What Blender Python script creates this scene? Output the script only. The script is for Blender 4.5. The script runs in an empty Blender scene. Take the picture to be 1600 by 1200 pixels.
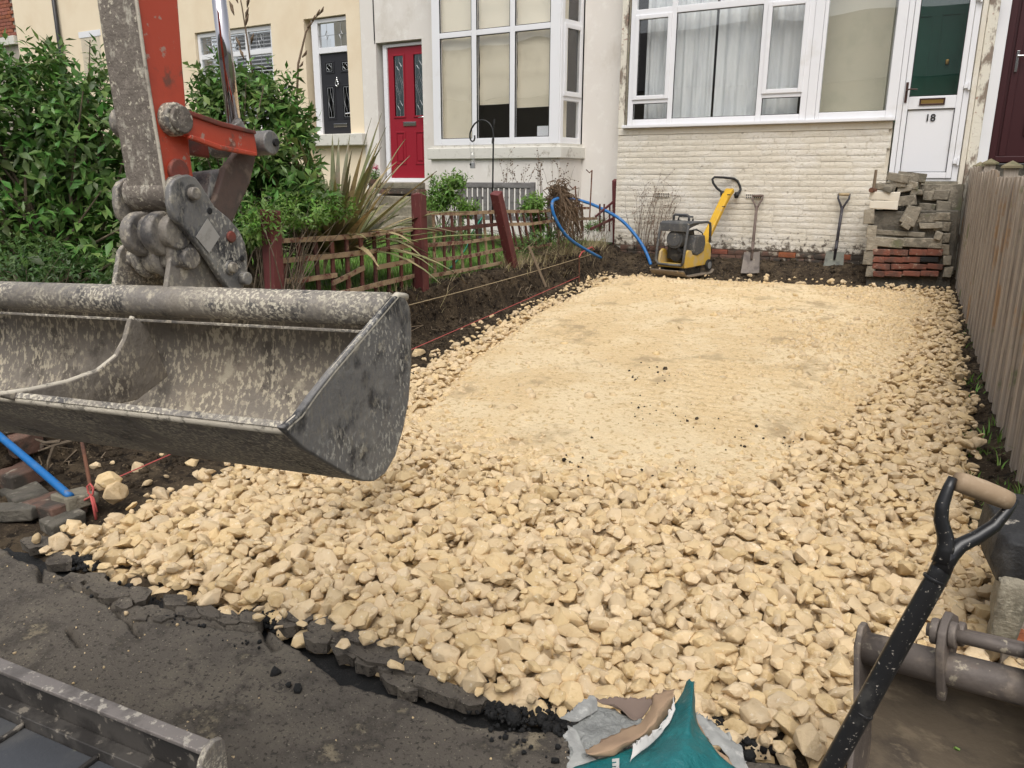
import bpy, bmesh, math, random
import numpy as np
from mathutils import Vector, Matrix
random.seed(7); RNG = np.random.default_rng(11)
scene = bpy.context.scene
# ---------------------------------------------------------------- camera
CAM = np.array([0.0, 0.0, 1.55]); FPX = 1205.0
YAW, PITCH, ROLL = math.radians(29.0), math.radians(14.7), math.radians(0.3)
fwd = np.array([-math.sin(YAW)*math.cos(PITCH), math.cos(YAW)*math.cos(PITCH), -math.sin(PITCH)])
rgt = np.array([math.cos(YAW), math.sin(YAW), 0.0]); upv = np.cross(rgt, fwd)
cr, sr = math.cos(ROLL), math.sin(ROLL)
r2, u2 = cr*rgt+sr*upv, -sr*rgt+cr*upv          # rolled camera axes
cam = bpy.data.cameras.new('camera'); camo = bpy.data.objects.new('camera', cam)
scene.collection.objects.link(camo)
cam.sensor_fit = 'HORIZONTAL'; cam.sensor_width = 36; cam.lens = 36*FPX/1600
cam.clip_start = 0.02; cam.clip_end = 600
camo.matrix_world = Matrix(((r2[0], u2[0], -fwd[0], CAM[0]), (r2[1], u2[1], -fwd[1], CAM[1]), (r2[2], u2[2], -fwd[2], CAM[2]), (0, 0, 0, 1)))
scene.camera = camo
# ---------------------------------------------------------------- sky, sun, exposure
world = bpy.data.worlds.new('World'); scene.world = world; world.use_nodes = True
wn = world.node_tree.nodes; wl = world.node_tree.links
SUN_EL, SUN_AZ = math.radians(58), math.radians(160)     # azimuth from +Y clockwise: behind the camera
sky = wn.new('ShaderNodeTexSky'); sky.sky_type = 'NISHITA'; sky.sun_disc = False
sky.sun_elevation = SUN_EL; sky.sun_rotation = SUN_AZ; sky.dust_density = 4.0; sky.ozone_density = 1.0; sky.air_density = 1.0
hs = wn.new('ShaderNodeHueSaturation'); hs.inputs['Saturation'].default_value = 0.28
wl.new(sky.outputs[0], hs.inputs['Color'])
wl.new(hs.outputs[0], wn['Background'].inputs['Color']); wn['Background'].inputs['Strength'].default_value = 0.15
sd = bpy.data.lights.new('sun', 'SUN'); sd.energy = 1.35; sd.angle = math.radians(42); sd.color = (1.0, 0.96, 0.9)
so = bpy.data.objects.new('sun', sd); scene.collection.objects.link(so)
sdir = Vector((math.sin(SUN_AZ)*math.cos(SUN_EL), math.cos(SUN_AZ)*math.cos(SUN_EL), math.sin(SUN_EL)))
so.rotation_euler = sdir.to_track_quat('Z', 'Y').to_euler(); so.location = sdir*30
vs = scene.view_settings; vs.view_transform = 'Standard'; vs.look = 'None'; vs.gamma = 1.0; vs.use_curve_mapping = False
vs.exposure = 0.22
# ---------------------------------------------------------------- measuring: image pixel -> point on a plane of the place
def ray(u, v):
    return fwd + (u-800)/FPX*r2 - (v-600)/FPX*u2
def atY(u, v, Y): d = ray(u, v); return CAM+d*(Y/d[1])
def atX(u, v, X): d = ray(u, v); return CAM+d*(X/d[0])
def atZ(u, v, Z): d = ray(u, v); return CAM+d*((Z-CAM[2])/d[2])
def atD(u, v, D): return CAM+ray(u, v)*D
def onp(u, v, P, N): d = ray(u, v); return CAM+d*(np.dot(P-CAM, N)/np.dot(d, N))
def zb(Y): return -0.03+0.042*Y                           # the ground rises towards the house
def gnd(u, v, dz=0.0):
    d = ray(u, v); t = (-0.03+dz-CAM[2])/(d[2]-0.042*d[1]); return CAM+d*t
# ---------------------------------------------------------------- node helpers
MATS = {}
def N_(nt, typ, **kw):
    n = nt.nodes.new(typ)
    for k, v in kw.items():
        if k.startswith('i_'): n.inputs[int(k[2:]) if k[2:].isdigit() else k[2:].replace('_', ' ')].default_value = v
        else: setattr(n, k, v)
    return n
def c4(c): return (c[0], c[1], c[2], 1.0)
def mat(name, base, layers=(), rough=0.7, metal=0.0, bump=0.0, bscale=60.0, bdetail=6.0, vary=0.0, spec=0.5, dist=0.004, hue=0.0, voro=None, trans=0.0, coat=0.0, rlayer=None):
    """layers: (colour, noise scale, low, high[, detail[, stretch xyz]]) laid over each other"""
    if name in MATS: return MATS[name]
    m = bpy.data.materials.new(name); m.use_nodes = True; nt = m.node_tree; L = nt.links
    b = nt.nodes['Principled BSDF']; geo = N_(nt, 'ShaderNodeNewGeometry'); pos = geo.outputs['Position']
    col = None; rgb = N_(nt, 'ShaderNodeRGB'); rgb.outputs[0].default_value = c4(base); col = rgb.outputs[0]
    facs = []
    for ly in layers:
        c, s, lo, hi = ly[:4]; det = ly[4] if len(ly) > 4 else 5.0
        src = pos
        if len(ly) > 5:
            mp = N_(nt, 'ShaderNodeMapping'); mp.inputs['Scale'].default_value = ly[5]; L.new(pos, mp.inputs[0]); src = mp.outputs[0]
        nz = N_(nt, 'ShaderNodeTexNoise'); nz.inputs['Scale'].default_value = s; nz.inputs['Detail'].default_value = det; nz.inputs['Roughness'].default_value = 0.62
        L.new(src, nz.inputs['Vector'])
        mr = N_(nt, 'ShaderNodeMapRange', interpolation_type='SMOOTHSTEP'); mr.inputs['From Min'].default_value = lo; mr.inputs['From Max'].default_value = hi
        L.new(nz.outputs[0], mr.inputs['Value'])
        fo = mr.outputs[0]
        if len(ly) > 6:                                                   # patchy: only where a coarse noise allows it
            n2_ = N_(nt, 'ShaderNodeTexNoise'); n2_.inputs['Scale'].default_value = ly[6][0]; n2_.inputs['Detail'].default_value = 4; L.new(pos, n2_.inputs['Vector'])
            k2_ = N_(nt, 'ShaderNodeMapRange', interpolation_type='SMOOTHSTEP'); k2_.inputs['From Min'].default_value = ly[6][1]; k2_.inputs['From Max'].default_value = ly[6][2]; L.new(n2_.outputs[0], k2_.inputs['Value'])
            mm_ = N_(nt, 'ShaderNodeMath', operation='MULTIPLY'); L.new(fo, mm_.inputs[0]); L.new(k2_.outputs[0], mm_.inputs[1]); fo = mm_.outputs[0]
        mx = N_(nt, 'ShaderNodeMix', data_type='RGBA'); L.new(fo, mx.inputs[0]); L.new(col, mx.inputs[6]); mx.inputs[7].default_value = c4(c)
        col = mx.outputs[2]; facs.append(mr.outputs[0])
    if vary > 0 or hue > 0:
        oi = N_(nt, 'ShaderNodeObjectInfo')
        ad = N_(nt, 'ShaderNodeMath', operation='ADD'); L.new(oi.outputs['Random'], ad.inputs[0]); L.new(geo.outputs['Random Per Island'], ad.inputs[1])
        fr = N_(nt, 'ShaderNodeMath', operation='FRACT'); L.new(ad.outputs[0], fr.inputs[0])
        hv = N_(nt, 'ShaderNodeHueSaturation'); L.new(col, hv.inputs['Color'])
        mv = N_(nt, 'ShaderNodeMapRange'); mv.inputs['To Min'].default_value = 1-vary; mv.inputs['To Max'].default_value = 1+vary
        L.new(fr.outputs[0], mv.inputs['Value']); L.new(mv.outputs[0], hv.inputs['Value'])
        if hue > 0:
            m7 = N_(nt, 'ShaderNodeMath', operation='MULTIPLY'); L.new(fr.outputs[0], m7.inputs[0]); m7.inputs[1].default_value = 7.31
            f7 = N_(nt, 'ShaderNodeMath', operation='FRACT'); L.new(m7.outputs[0], f7.inputs[0])
            mh = N_(nt, 'ShaderNodeMapRange'); mh.inputs['To Min'].default_value = 0.5-hue; mh.inputs['To Max'].default_value = 0.5+hue
            L.new(f7.outputs[0], mh.inputs['Value']); L.new(mh.outputs[0], hv.inputs['Hue'])
            ms = N_(nt, 'ShaderNodeMapRange'); ms.inputs['To Min'].default_value = 0.9; ms.inputs['To Max'].default_value = 1.06
            L.new(f7.outputs[0], ms.inputs['Value']); L.new(ms.outputs[0], hv.inputs['Saturation'])
        col = hv.outputs[0]
    L.new(col, b.inputs['Base Color'])
    b.inputs['Roughness'].default_value = rough; b.inputs['Metallic'].default_value = metal
    b.inputs['Specular IOR Level'].default_value = spec
    if coat: b.inputs['Coat Weight'].default_value = coat; b.inputs['Coat Roughness'].default_value = 0.15
    if trans: b.inputs['Transmission Weight'].default_value = trans
    if rlayer is not None and facs:
        mr = N_(nt, 'ShaderNodeMapRange'); mr.inputs['To Min'].default_value = rough; mr.inputs['To Max'].default_value = rlayer
        L.new(facs[-1], mr.inputs['Value']); L.new(mr.outputs[0], b.inputs['Roughness'])
    if bump > 0:
        nz = N_(nt, 'ShaderNodeTexNoise'); nz.inputs['Scale'].default_value = bscale; nz.inputs['Detail'].default_value = bdetail; nz.inputs['Roughness'].default_value = 0.65
        L.new(pos, nz.inputs['Vector'])
        h = nz.outputs[0]
        if voro:
            vt = N_(nt, 'ShaderNodeTexVoronoi'); vt.inputs['Scale'].default_value = voro; L.new(pos, vt.inputs['Vector'])
            a2 = N_(nt, 'ShaderNodeMath', operation='ADD'); L.new(h, a2.inputs[0]); L.new(vt.outputs['Distance'], a2.inputs[1]); h = a2.outputs[0]
        bp = N_(nt, 'ShaderNodeBump'); bp.inputs['Strength'].default_value = bump; bp.inputs['Distance'].default_value = dist
        L.new(h, bp.inputs['Height']); L.new(bp.outputs[0], b.inputs['Normal'])
    MATS[name] = m; return m
def glass_mat(name, tint=(0.9, 0.95, 0.93), refl=1.0, r0=0.07):
    if name in MATS: return MATS[name]
    m = bpy.data.materials.new(name); m.use_nodes = True; nt = m.node_tree; L = nt.links
    nt.nodes.remove(nt.nodes['Principled BSDF']); out = nt.nodes['Material Output']
    lw = N_(nt, 'ShaderNodeLayerWeight'); lw.inputs['Blend'].default_value = 0.5
    pw = N_(nt, 'ShaderNodeMath', operation='POWER'); L.new(lw.outputs['Facing'], pw.inputs[0]); pw.inputs[1].default_value = 5.0
    mu = N_(nt, 'ShaderNodeMath', operation='MULTIPLY_ADD', use_clamp=True); L.new(pw.outputs[0], mu.inputs[0]); mu.inputs[1].default_value = 0.9*refl; mu.inputs[2].default_value = r0
    tr = N_(nt, 'ShaderNodeBsdfTransparent'); tr.inputs[0].default_value = c4(tint)
    gl = N_(nt, 'ShaderNodeBsdfGlossy'); gl.inputs['Roughness'].default_value = 0.0
    geo = N_(nt, 'ShaderNodeNewGeometry'); nz = N_(nt, 'ShaderNodeTexNoise'); nz.inputs['Scale'].default_value = 1.3; nz.inputs['Detail'].default_value = 1
    L.new(geo.outputs['Position'], nz.inputs['Vector'])
    bp = N_(nt, 'ShaderNodeBump'); bp.inputs['Strength'].default_value = 0.25; bp.inputs['Distance'].default_value = 0.012
    L.new(nz.outputs[0], bp.inputs['Height']); L.new(bp.outputs[0], gl.inputs['Normal'])
    mx = N_(nt, 'ShaderNodeMixShader'); L.new(mu.outputs[0], mx.inputs[0]); L.new(tr.outputs[0], mx.inputs[1]); L.new(gl.outputs[0], mx.inputs[2])
    L.new(mx.outputs[0], out.inputs['Surface']); MATS[name] = m; return m
# ---------------------------------------------------------------- mesh helpers
ORG = {}
def tag(o, label=None, cat=None, group=None, kind=None):
    if label: o['label'] = label
    if cat: o['category'] = cat
    if group: o['group'] = group
    if kind: o['kind'] = kind
    return o
def thing(name, loc, label, cat, group=None):
    o = bpy.data.objects.new(name, None); o.empty_display_size = 0.1; scene.collection.objects.link(o)
    o.location = Vector([float(x) for x in loc]); ORG[o.name] = np.array(loc, float); return tag(o, label, cat, group)
def org(p): return ORG[p.name]
class MB:
    def __init__(s): s.v = []; s.f = []
    def add(s, vs_, fs):
        n = len(s.v); s.v.extend([tuple(map(float, p)) for p in vs_]); s.f.extend([tuple(i+n for i in f) for f in fs]); return s
    def box(s, x0, x1, y0, y1, z0, z1, jit=0.0):
        v = [(x, y, z) for x in (x0, x1) for y in (y0, y1) for z in (z0, z1)]
        if jit: v = [tuple(c+random.uniform(-jit, jit) for c in p) for p in v]
        return s.add(v, [(0, 1, 3, 2), (4, 6, 7, 5), (0, 4, 5, 1), (2, 3, 7, 6), (0, 2, 6, 4), (1, 5, 7, 3)])
    def obox(s, c, size, R=None, jit=0.0):
        c = np.array(c, float); h = np.array(size, float)/2
        v = [np.array((x, y, z))*h for x in (-1, 1) for y in (-1, 1) for z in (-1, 1)]
        if jit: v = [p+np.array([random.uniform(-jit, jit) for _ in range(3)]) for p in v]
        if R is not None: v = [np.array(R) @ p for p in v]
        return s.add([c+p for p in v], [(0, 1, 3, 2), (4, 6, 7, 5), (0, 4, 5, 1), (2, 3, 7, 6), (0, 2, 6, 4), (1, 5, 7, 3)])
    def bar(s, p0, p1, w, h, up=(0, 0, 1)):
        p0, p1 = np.array(p0, float), np.array(p1, float); d = p1-p0; d = d/np.linalg.norm(d)
        sd_ = np.cross(d, np.array(up, float)); sd_ /= np.linalg.norm(sd_); uu = np.cross(sd_, d)
        v = [p+sd_*a*w/2+uu*b*h/2 for p in (p0, p1) for a, b in ((-1, -1), (1, -1), (1, 1), (-1, 1))]
        return s.add(v, [(0, 1, 2, 3)[::-1], (4, 5, 6, 7), (0, 1, 5, 4), (1, 2, 6, 5), (2, 3, 7, 6), (3, 0, 4, 7)])
    def prism(s, pts, vec):
        pts = [np.array(p, float) for p in pts]; vec = np.array(vec, float); n = len(pts)
        return s.add(pts+[p+vec for p in pts], [tuple(range(n))[::-1], tuple(range(n, 2*n))]+[(i, (i+1) % n, n+(i+1) % n, n+i) for i in range(n)])
    def tube(s, pts, r, n=8, cap=True):
        pts = [np.array(p, float) for p in pts]; m = len(pts)
        rs = list(r) if hasattr(r, '__len__') else [r]*m
        t0 = pts[1]-pts[0]; ref = np.array((0, 0, 1.0)) if abs(t0[2]) < 0.9*np.linalg.norm(t0) else np.array((1.0, 0, 0))
        base = len(s.v); nn = np.cross(t0, ref); nn /= np.linalg.norm(nn)
        for i in range(m):
            t = pts[min(i+1, m-1)]-pts[max(i-1, 0)]; t = t/max(np.linalg.norm(t), 1e-9)
            nn = nn-t*np.dot(nn, t); nn /= max(np.linalg.norm(nn), 1e-9); bb = np.cross(t, nn)
            for k in range(n):
                a = 2*math.pi*k/n; s.v.append(tuple(pts[i]+rs[i]*(math.cos(a)*nn+math.sin(a)*bb)))
        for i in range(m-1):
            for k in range(n):
                a, b = base+i*n+k, base+i*n+(k+1) % n; s.f.append((a, b, b+n, a+n))
        if cap: s.f.append(tuple(base+k for k in range(n))[::-1]); s.f.append(tuple(base+(m-1)*n+k for k in range(n)))
        return s
    def cyl(s, p0, p1, r, n=16, r1=None): return s.tube([p0, p1], [r, r if r1 is None else r1], n)
    def build(s, name, m, parent=None, smooth=False, bevel=0.0, bseg=2, label=None):
        me = bpy.data.meshes.new(name); v = s.v
        if parent is not None:
            o_ = org(parent); v = [(p[0]-o_[0], p[1]-o_[1], p[2]-o_[2]) for p in v]
        me.from_pydata(v, [], s.f); me.update()
        return link(name, me, m, parent, smooth, bevel, bseg, label)
def link(name, me, m, parent=None, smooth=False, bevel=0.0, bseg=2, label=None):
    bm = bmesh.new(); bm.from_mesh(me); bmesh.ops.recalc_face_normals(bm, faces=bm.faces); bm.to_mesh(me); bm.free()
    if m: me.materials.append(m)
    o = bpy.data.objects.new(name, me); scene.collection.objects.link(o)
    if parent is not None: o.parent = parent; ORG[o.name] = org(parent)
    else: ORG[o.name] = np.zeros(3)
    if smooth: me.polygons.foreach_set('use_smooth', [True]*len(me.polygons))
    if bevel > 0:
        b = o.modifiers.new('bevel', 'BEVEL'); b.width = bevel; b.segments = bseg; b.limit_method = 'ANGLE'; b.angle_limit = math.radians(40)
        me.polygons.foreach_set('use_smooth', [True]*len(me.polygons))
        w = o.modifiers.new('wn', 'WEIGHTED_NORMAL'); w.keep_sharp = False
    if label: o['label'] = label
    return o
def np_mesh(name, V, Fc, m, parent=None, smooth=False, kind=None, recalc=False):
    """fast mesh from numpy arrays; Fc is (n,3) or (n,4)"""
    V = np.asarray(V, np.float32)
    if parent is not None: V = V-org(parent).astype(np.float32)
    me = bpy.data.meshes.new(name); k = Fc.shape[1]
    me.vertices.add(len(V)); me.vertices.foreach_set('co', V.ravel())
    me.loops.add(Fc.size); me.loops.foreach_set('vertex_index', Fc.astype(np.int32).ravel())
    me.polygons.add(len(Fc)); me.polygons.foreach_set('loop_start', np.arange(0, Fc.size, k, dtype=np.int32))
    me.update(calc_edges=True)
    if smooth: me.polygons.foreach_set('use_smooth', np.ones(len(Fc), bool))
    if m: me.materials.append(m)
    o = bpy.data.objects.new(name, me); scene.collection.objects.link(o)
    if parent is not None: o.parent = parent; ORG[o.name] = org(parent)
    else: ORG[o.name] = np.zeros(3)
    if kind: o['kind'] = kind
    return o
# value noise in numpy
def _hash(ix, iy, iz, sd_):
    h = (ix*374761393+iy*668265263+iz*2147483647+sd_*974711) & 0x7fffffff
    h = ((h ^ (h >> 13))*1274126177) & 0x7fffffff; h = h ^ (h >> 16); return (h & 0xffff)/65535.0
def vnoise(P, sd_=0):
    P = np.atleast_2d(np.asarray(P, float)); i = np.floor(P).astype(np.int64); f = P-i; f = f*f*(3-2*f); r = 0
    for dx in (0, 1):
        for dy in (0, 1):
            for dz in (0, 1):
                w = (f[:, 0] if dx else 1-f[:, 0])*(f[:, 1] if dy else 1-f[:, 1])*(f[:, 2] if dz else 1-f[:, 2])
                r = r+w*_hash(i[:, 0]+dx, i[:, 1]+dy, i[:, 2]+dz, sd_)
    return r*2-1
def fbm(X, Y, s, oct=4, sd_=0, Z=0.0):
    P = np.stack([np.ravel(X)*s, np.ravel(Y)*s, np.zeros(np.size(X))+Z], 1); r = 0; a = 1.0; t = 0
    for o in range(oct): r = r+a*vnoise(P*(2**o)+o*17.3, sd_+o); t += a; a *= 0.55
    return (r/t).reshape(np.shape(X))
def grid_mesh(name, xs, ys, Zf, m, parent=None, mask=None, smooth=True, kind=None):
    X, Y = np.meshgrid(xs, ys); Z = Zf(X, Y); nx, ny = len(xs), len(ys)
    V = np.stack([X.ravel(), Y.ravel(), Z.ravel()], 1); idx = np.arange(nx*ny).reshape(ny, nx)
    Fc = np.stack([idx[:-1, :-1].ravel(), idx[:-1, 1:].ravel(), idx[1:, 1:].ravel(), idx[1:, :-1].ravel()], 1)
    if mask is not None:
        cx = V[Fc].mean(1); Fc = Fc[mask(cx[:, 0], cx[:, 1])]
    return np_mesh(name, V, Fc, m, parent, smooth, kind)
def sstep(a, b, x): t = np.clip((x-a)/(b-a), 0, 1); return t*t*(3-2*t)
def rotm(rx, ry, rz): return np.array(Matrix.Rotation(rz, 3, 'Z') @ Matrix.Rotation(ry, 3, 'Y') @ Matrix.Rotation(rx, 3, 'X'))
def rand_rots(n, rng):
    q = rng.normal(size=(n, 4)); q /= np.linalg.norm(q, axis=1)[:, None]; w, x, y, z = q.T
    return np.stack([1-2*(y*y+z*z), 2*(x*y-z*w), 2*(x*z+y*w), 2*(x*y+z*w), 1-2*(x*x+z*z), 2*(y*z-x*w), 2*(x*z-y*w), 2*(y*z+x*w), 1-2*(x*x+y*y)], 1).reshape(n, 3, 3)
def scatter(name, bases, faces, pos, R, S, pick, m, parent=None, smooth=False, kind=None):
    """joins many transformed copies of small base shapes into one mesh; bases (k,nv,3), S (n,3)"""
    V = bases[pick]*S[:, None, :]; V = np.einsum('nij,nvj->nvi', R, V)+pos[:, None, :]
    n, nv = V.shape[:2]; Fc = (faces[None]+(np.arange(n)*nv)[:, None, None]).reshape(-1, faces.shape[1])
    return np_mesh(name, V.reshape(-1, 3), Fc, m, parent, smooth, kind)
def ico(sub):
    bm = bmesh.new(); bmesh.ops.create_icosphere(bm, subdivisions=sub, radius=1.0); bm.verts.ensure_lookup_table()
    V = np.array([v.co[:] for v in bm.verts]); Fc = np.array([[v.index for v in f.verts] for f in bm.faces]); bm.free(); return V, Fc
def hull_rocks(k, seed, npts=15, bev=0.07, seg=2):
    """angular crushed-stone shapes: convex hulls of random points with worn edges"""
    rng = np.random.default_rng(seed); out = []
    for i in range(k):
        p = rng.normal(size=(npts, 3)); p /= np.linalg.norm(p, axis=1)[:, None]; p *= rng.uniform(.82, 1.0, (npts, 1))
        bm = bmesh.new(); [bm.verts.new(q) for q in p]; r = bmesh.ops.convex_hull(bm, input=bm.verts)
        bmesh.ops.dissolve_limit(bm, angle_limit=math.radians(9), verts=bm.verts, edges=bm.edges)
        if bev > 0: bmesh.ops.bevel(bm, geom=list(bm.edges)+list(bm.verts), offset=bev, segments=seg, profile=.6, affect='EDGES', clamp_overlap=True)
        bmesh.ops.triangulate(bm, faces=bm.faces); bm.verts.ensure_lookup_table(); bm.verts.index_update()
        V = np.array([v.co[:] for v in bm.verts]); Fc = np.array([[v.index for v in f.verts] for f in bm.faces]); bm.free()
        V = V*(1+.06*vnoise(V*2.2+i*9.1, seed)[:, None]+.025*vnoise(V*6+i*3.1, seed+4)[:, None]); out.append((V/np.abs(V).max(), Fc))
    return out
def scatter_rocks(name, rk, pos, R, S, pick, m, parent=None, kind=None, angle=32):
    VV, FF, off = [], [], 0
    for i, (V, Fc) in enumerate(rk):
        k = np.where(pick == i)[0]
        if not len(k): continue
        W = np.einsum('nij,nvj->nvi', R[k], V[None]*S[k][:, None, :])+pos[k][:, None, :]; nv = len(V)
        VV.append(W.reshape(-1, 3)); FF.append((Fc[None]+(np.arange(len(k))*nv)[:, None, None]).reshape(-1, 3)+off); off += nv*len(k)
    o = np_mesh(name, np.concatenate(VV), np.concatenate(FF), m, parent, True, kind)
    if angle: o.data.set_sharp_from_angle(angle=math.radians(angle))
    return o
def rocks(k, sub, seed, cuts=9, rough=0.05, lo=0.55, hi=0.85):
    V0, Fc = ico(sub); out = []; rng = np.random.default_rng(seed)
    for i in range(k):
        V = V0.copy()
        for c in range(cuts):
            nrm = rng.normal(size=3); nrm /= np.linalg.norm(nrm); d = rng.uniform(lo, hi); t = V @ nrm-d; V = V-np.outer(np.maximum(t, 0)*0.96, nrm)
        V = V*(1+rough*vnoise(V*2.7+i*9.1, seed)[:, None]+rough*0.5*vnoise(V*6+i*3.3, seed+5)[:, None]); out.append(V/np.abs(V).max())
    return np.array(out), Fc
# ================================================================ materials
LIME = mat('limestone', (0.60, 0.455, 0.268), [((0.635, 0.495, 0.31), 9, 0.48, 0.68), ((0.47, 0.335, 0.175), 22, 0.54, 0.68, 8), ((0.70, 0.60, 0.44), 45, 0.60, 0.70)], rough=0.97, bump=0.8, bscale=60, bdetail=8, dist=0.006, vary=0.11, hue=0.0015, spec=0.08)
FINES = mat('limestone_fines', (0.69, 0.52, 0.30), [((0.76, 0.61, 0.39), 1.6, 0.42, 0.6, 6), ((0.52, 0.37, 0.195), 24, 0.53, 0.64, 8), ((0.79, 0.65, 0.43), 60, 0.56, 0.66), ((0.46, 0.345, 0.205), 2.2, 0.55, 0.68, 11)], rough=0.97, bump=0.9, bscale=40, bdetail=10, dist=0.025, spec=0.1)
SOIL = mat('soil', (0.058, 0.043, 0.029), [((0.105, 0.078, 0.05), 5, 0.45, 0.62, 7), ((0.026, 0.02, 0.015), 16, 0.5, 0.62, 8), ((0.20, 0.15, 0.095), 45, 0.58, 0.67)], rough=0.95, bump=1.0, bscale=40, bdetail=10, dist=0.04, spec=0.15)
ASPH = mat('asphalt', (0.118, 0.102, 0.084), [((0.16, 0.138, 0.109), 2.4, 0.45, 0.62, 9), ((0.068, 0.059, 0.05), 5, 0.51, 0.64, 10), ((0.25, 0.21, 0.145), 5, 0.60, 0.69, 10), ((0.055, 0.048, 0.041), 70, 0.54, 0.64, 5), ((0.30, 0.265, 0.205), 110, 0.62, 0.70, 5)], rough=0.92, bump=1.0, bscale=120, bdetail=8, dist=0.009, spec=0.25)
TAR = mat('black_tar', (0.008, 0.008, 0.008), [((0.03, 0.027, 0.024), 60, 0.55, 0.7)], rough=0.7, bump=0.9, bscale=140, dist=0.01, vary=0.4)
LAWN = mat('lawn_soil', (0.07, 0.085, 0.03), [((0.10, 0.085, 0.05), 5, 0.5, 0.7)], rough=0.95, bump=0.6, bscale=50, dist=0.02)
GRASS = mat('grass_blades', (0.12, 0.24, 0.035), [((0.19, 0.31, 0.055), 6, 0.45, 0.7)], rough=0.6, vary=0.3, hue=0.02)
DRYGRASS = mat('dry_grass', (0.33, 0.27, 0.15), rough=0.8, vary=0.35, hue=0.02)
ROADM = mat('road_asphalt', (0.06, 0.058, 0.055), [((0.09, 0.085, 0.08), 2, 0.45, 0.7)], rough=0.9, bump=0.5, bscale=120, dist=0.008)
# ================================================================ ground
def XL(Y): return np.interp(Y, [1.7, 2.5, 4.7, 6.8, 9.7], [-3.22, -3.2, -3.45, -3.74, -3.95])
def XR(Y): return np.interp(Y, [1.7, 3.2, 4.7, 6.7, 10.2], [0.34, 0.31, 0.27, 0.22, 0.12])
def YB(X): return np.interp(X, [-4, -3.0, -1.5, 0.1], [9.75, 9.95, 10.12, 10.15])
def edgeY(X): return np.interp(X, [-3.6, -3.1, -2.6, -2.0, -1.2, -0.84, -0.2, 0.5], [1.66, 1.68, 1.70, 1.72, 1.74, 1.78, 1.93, 2.0])
def FINE(X, Y):
    d1 = Y-np.interp(X, [-3.9, -3.1, -2.84, -2.14, -1.57, -1.18, -0.67, -0.39, -0.16], [9.0, 4.7, 3.95, 3.6, 3.55, 3.85, 4.0, 5.0, 7.0])
    d2 = (np.interp(Y, [3, 5, 7, 9.6], [-0.4, -0.38, -0.16, -0.12])-X)*1.6
    d3 = (X-XL(Y)-0.22)*1.6; d4 = (YB(X)-0.12-Y)
    d = np.minimum(np.minimum(d1, d2), np.minimum(d3, d4))+0.55*fbm(X, Y, 1.1, 3, 5)
    return sstep(-0.55, 0.95, d)
def bedZ(X, Y):
    f = FINE(X, Y); z = zb(Y)
    ins = np.minimum(np.minimum(X-XL(Y), XR(Y)-X), np.minimum(Y-edgeY(X), YB(X)-Y))
    z = z-0.055*(1-f)+0.018*f
    z = z+f*(0.011*fbm(X, Y, 9, 4, 3)+0.02*fbm(X, Y, 1.3, 2, 8)+0.015*np.abs(np.sin((Y+0.10*fbm(X, Y, 1.6, 2, 4)+.06*np.abs(((X*1.6) % 1)-.5))*30))*sstep(-0.25, 0.35, fbm(X, Y, 0.8, 2, 21)))
    return z-0.20*sstep(0.20, 0.02, ins)
xs = np.arange(-4.3, 0.7, 0.02); ys = np.arange(1.55, 10.6, 0.025)
bed = grid_mesh('stone_bed', xs, ys, bedZ, FINES); bed['kind'] = 'structure'
ground = MB().add([(-250, -250, -0.35), (250, -250, -0.35), (250, 250, -0.35), (-250, 250, -0.35)], [(0, 1, 2, 3)]).build('ground', LAWN); ground['kind'] = 'structure'
road = MB().box(-90, 90, -9.0, -1.2, -0.34, -0.10).build('road', ROADM); road['kind'] = 'structure'
farpave = MB().box(-90, 90, -12.0, -9.0, -0.34, 0.02).build('far_pavement', ROADM); farpave['kind'] = 'structure'
farpave2 = MB().box(-90, 90, -1.195, 0.42, -0.34, -0.012).build('pavement_outer', ASPH); farpave2['kind'] = 'structure'
# asphalt pavement with a broken edge and cracks
CR = [[(300, 965), (340, 967), (390, 975), (432, 968), (450, 950)], [(405, 972), (420, 990), (428, 1005)], [(40, 840), (60, 865), (65, 900), (108, 895)], [(108, 905), (150, 925), (185, 950), (215, 985)], [(690, 1030), (702, 1065), (720, 1085)],
      [(0, 800), (35, 822), (45, 848)], [(0, 855), (30, 842)], [(230, 945), (250, 938), (292, 930)], [(110, 975), (125, 1000)], [(520, 985), (560, 1000), (640, 1015)]]
def crack_d(X, Y):
    out = np.full(X.shape, 9.0)
    for pl in CR:
        w = [gnd(u, v)[:2] for u, v in pl]
        for a, b in zip(w[:-1], w[1:]):
            ab = b-a; t = np.clip(((X-a[0])*ab[0]+(Y-a[1])*ab[1])/max(ab @ ab, 1e-9), 0, 1)
            out = np.minimum(out, np.hypot(X-a[0]-t*ab[0], Y-a[1]-t*ab[1]))
    return out
def breakY(X): return edgeY(X)-np.interp(X, [-3.5, -3.0, -2.5, -2.0, -1.5, -1.0, -0.7, 0.3], [0.07, 0.12, 0.13, 0.03, 0.13, 0.11, 0.05, 0.05])+0.035*fbm(X, X*0, 4, 3, 9)
def paveZ(X, Y):
    z = np.minimum(zb(Y), 0.05)-0.028+0.006*fbm(X, Y, 3, 3, 2)+0.0035*fbm(X, Y, 24, 3, 6)
    wob = 0.012*fbm(X, Y, 22, 2, 31)
    z = z-0.045*sstep(0.0120, 0.004, crack_d(X+.025*fbm(X, Y, 9, 3, 81), Y+.025*fbm(X, Y, 9, 3, 82)))+0.012*sstep(.10, .0, breakY(X)-Y)*fbm(X, Y, 5, 2, 61)
    return z-0.10*sstep(-0.004, 0.02, Y-breakY(X)+wob)
pave = grid_mesh('pavement', np.arange(-4.6, 1.6, 0.009), np.arange(0.3, 2.05, 0.009), paveZ, ASPH); pave['kind'] = 'structure'
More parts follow.
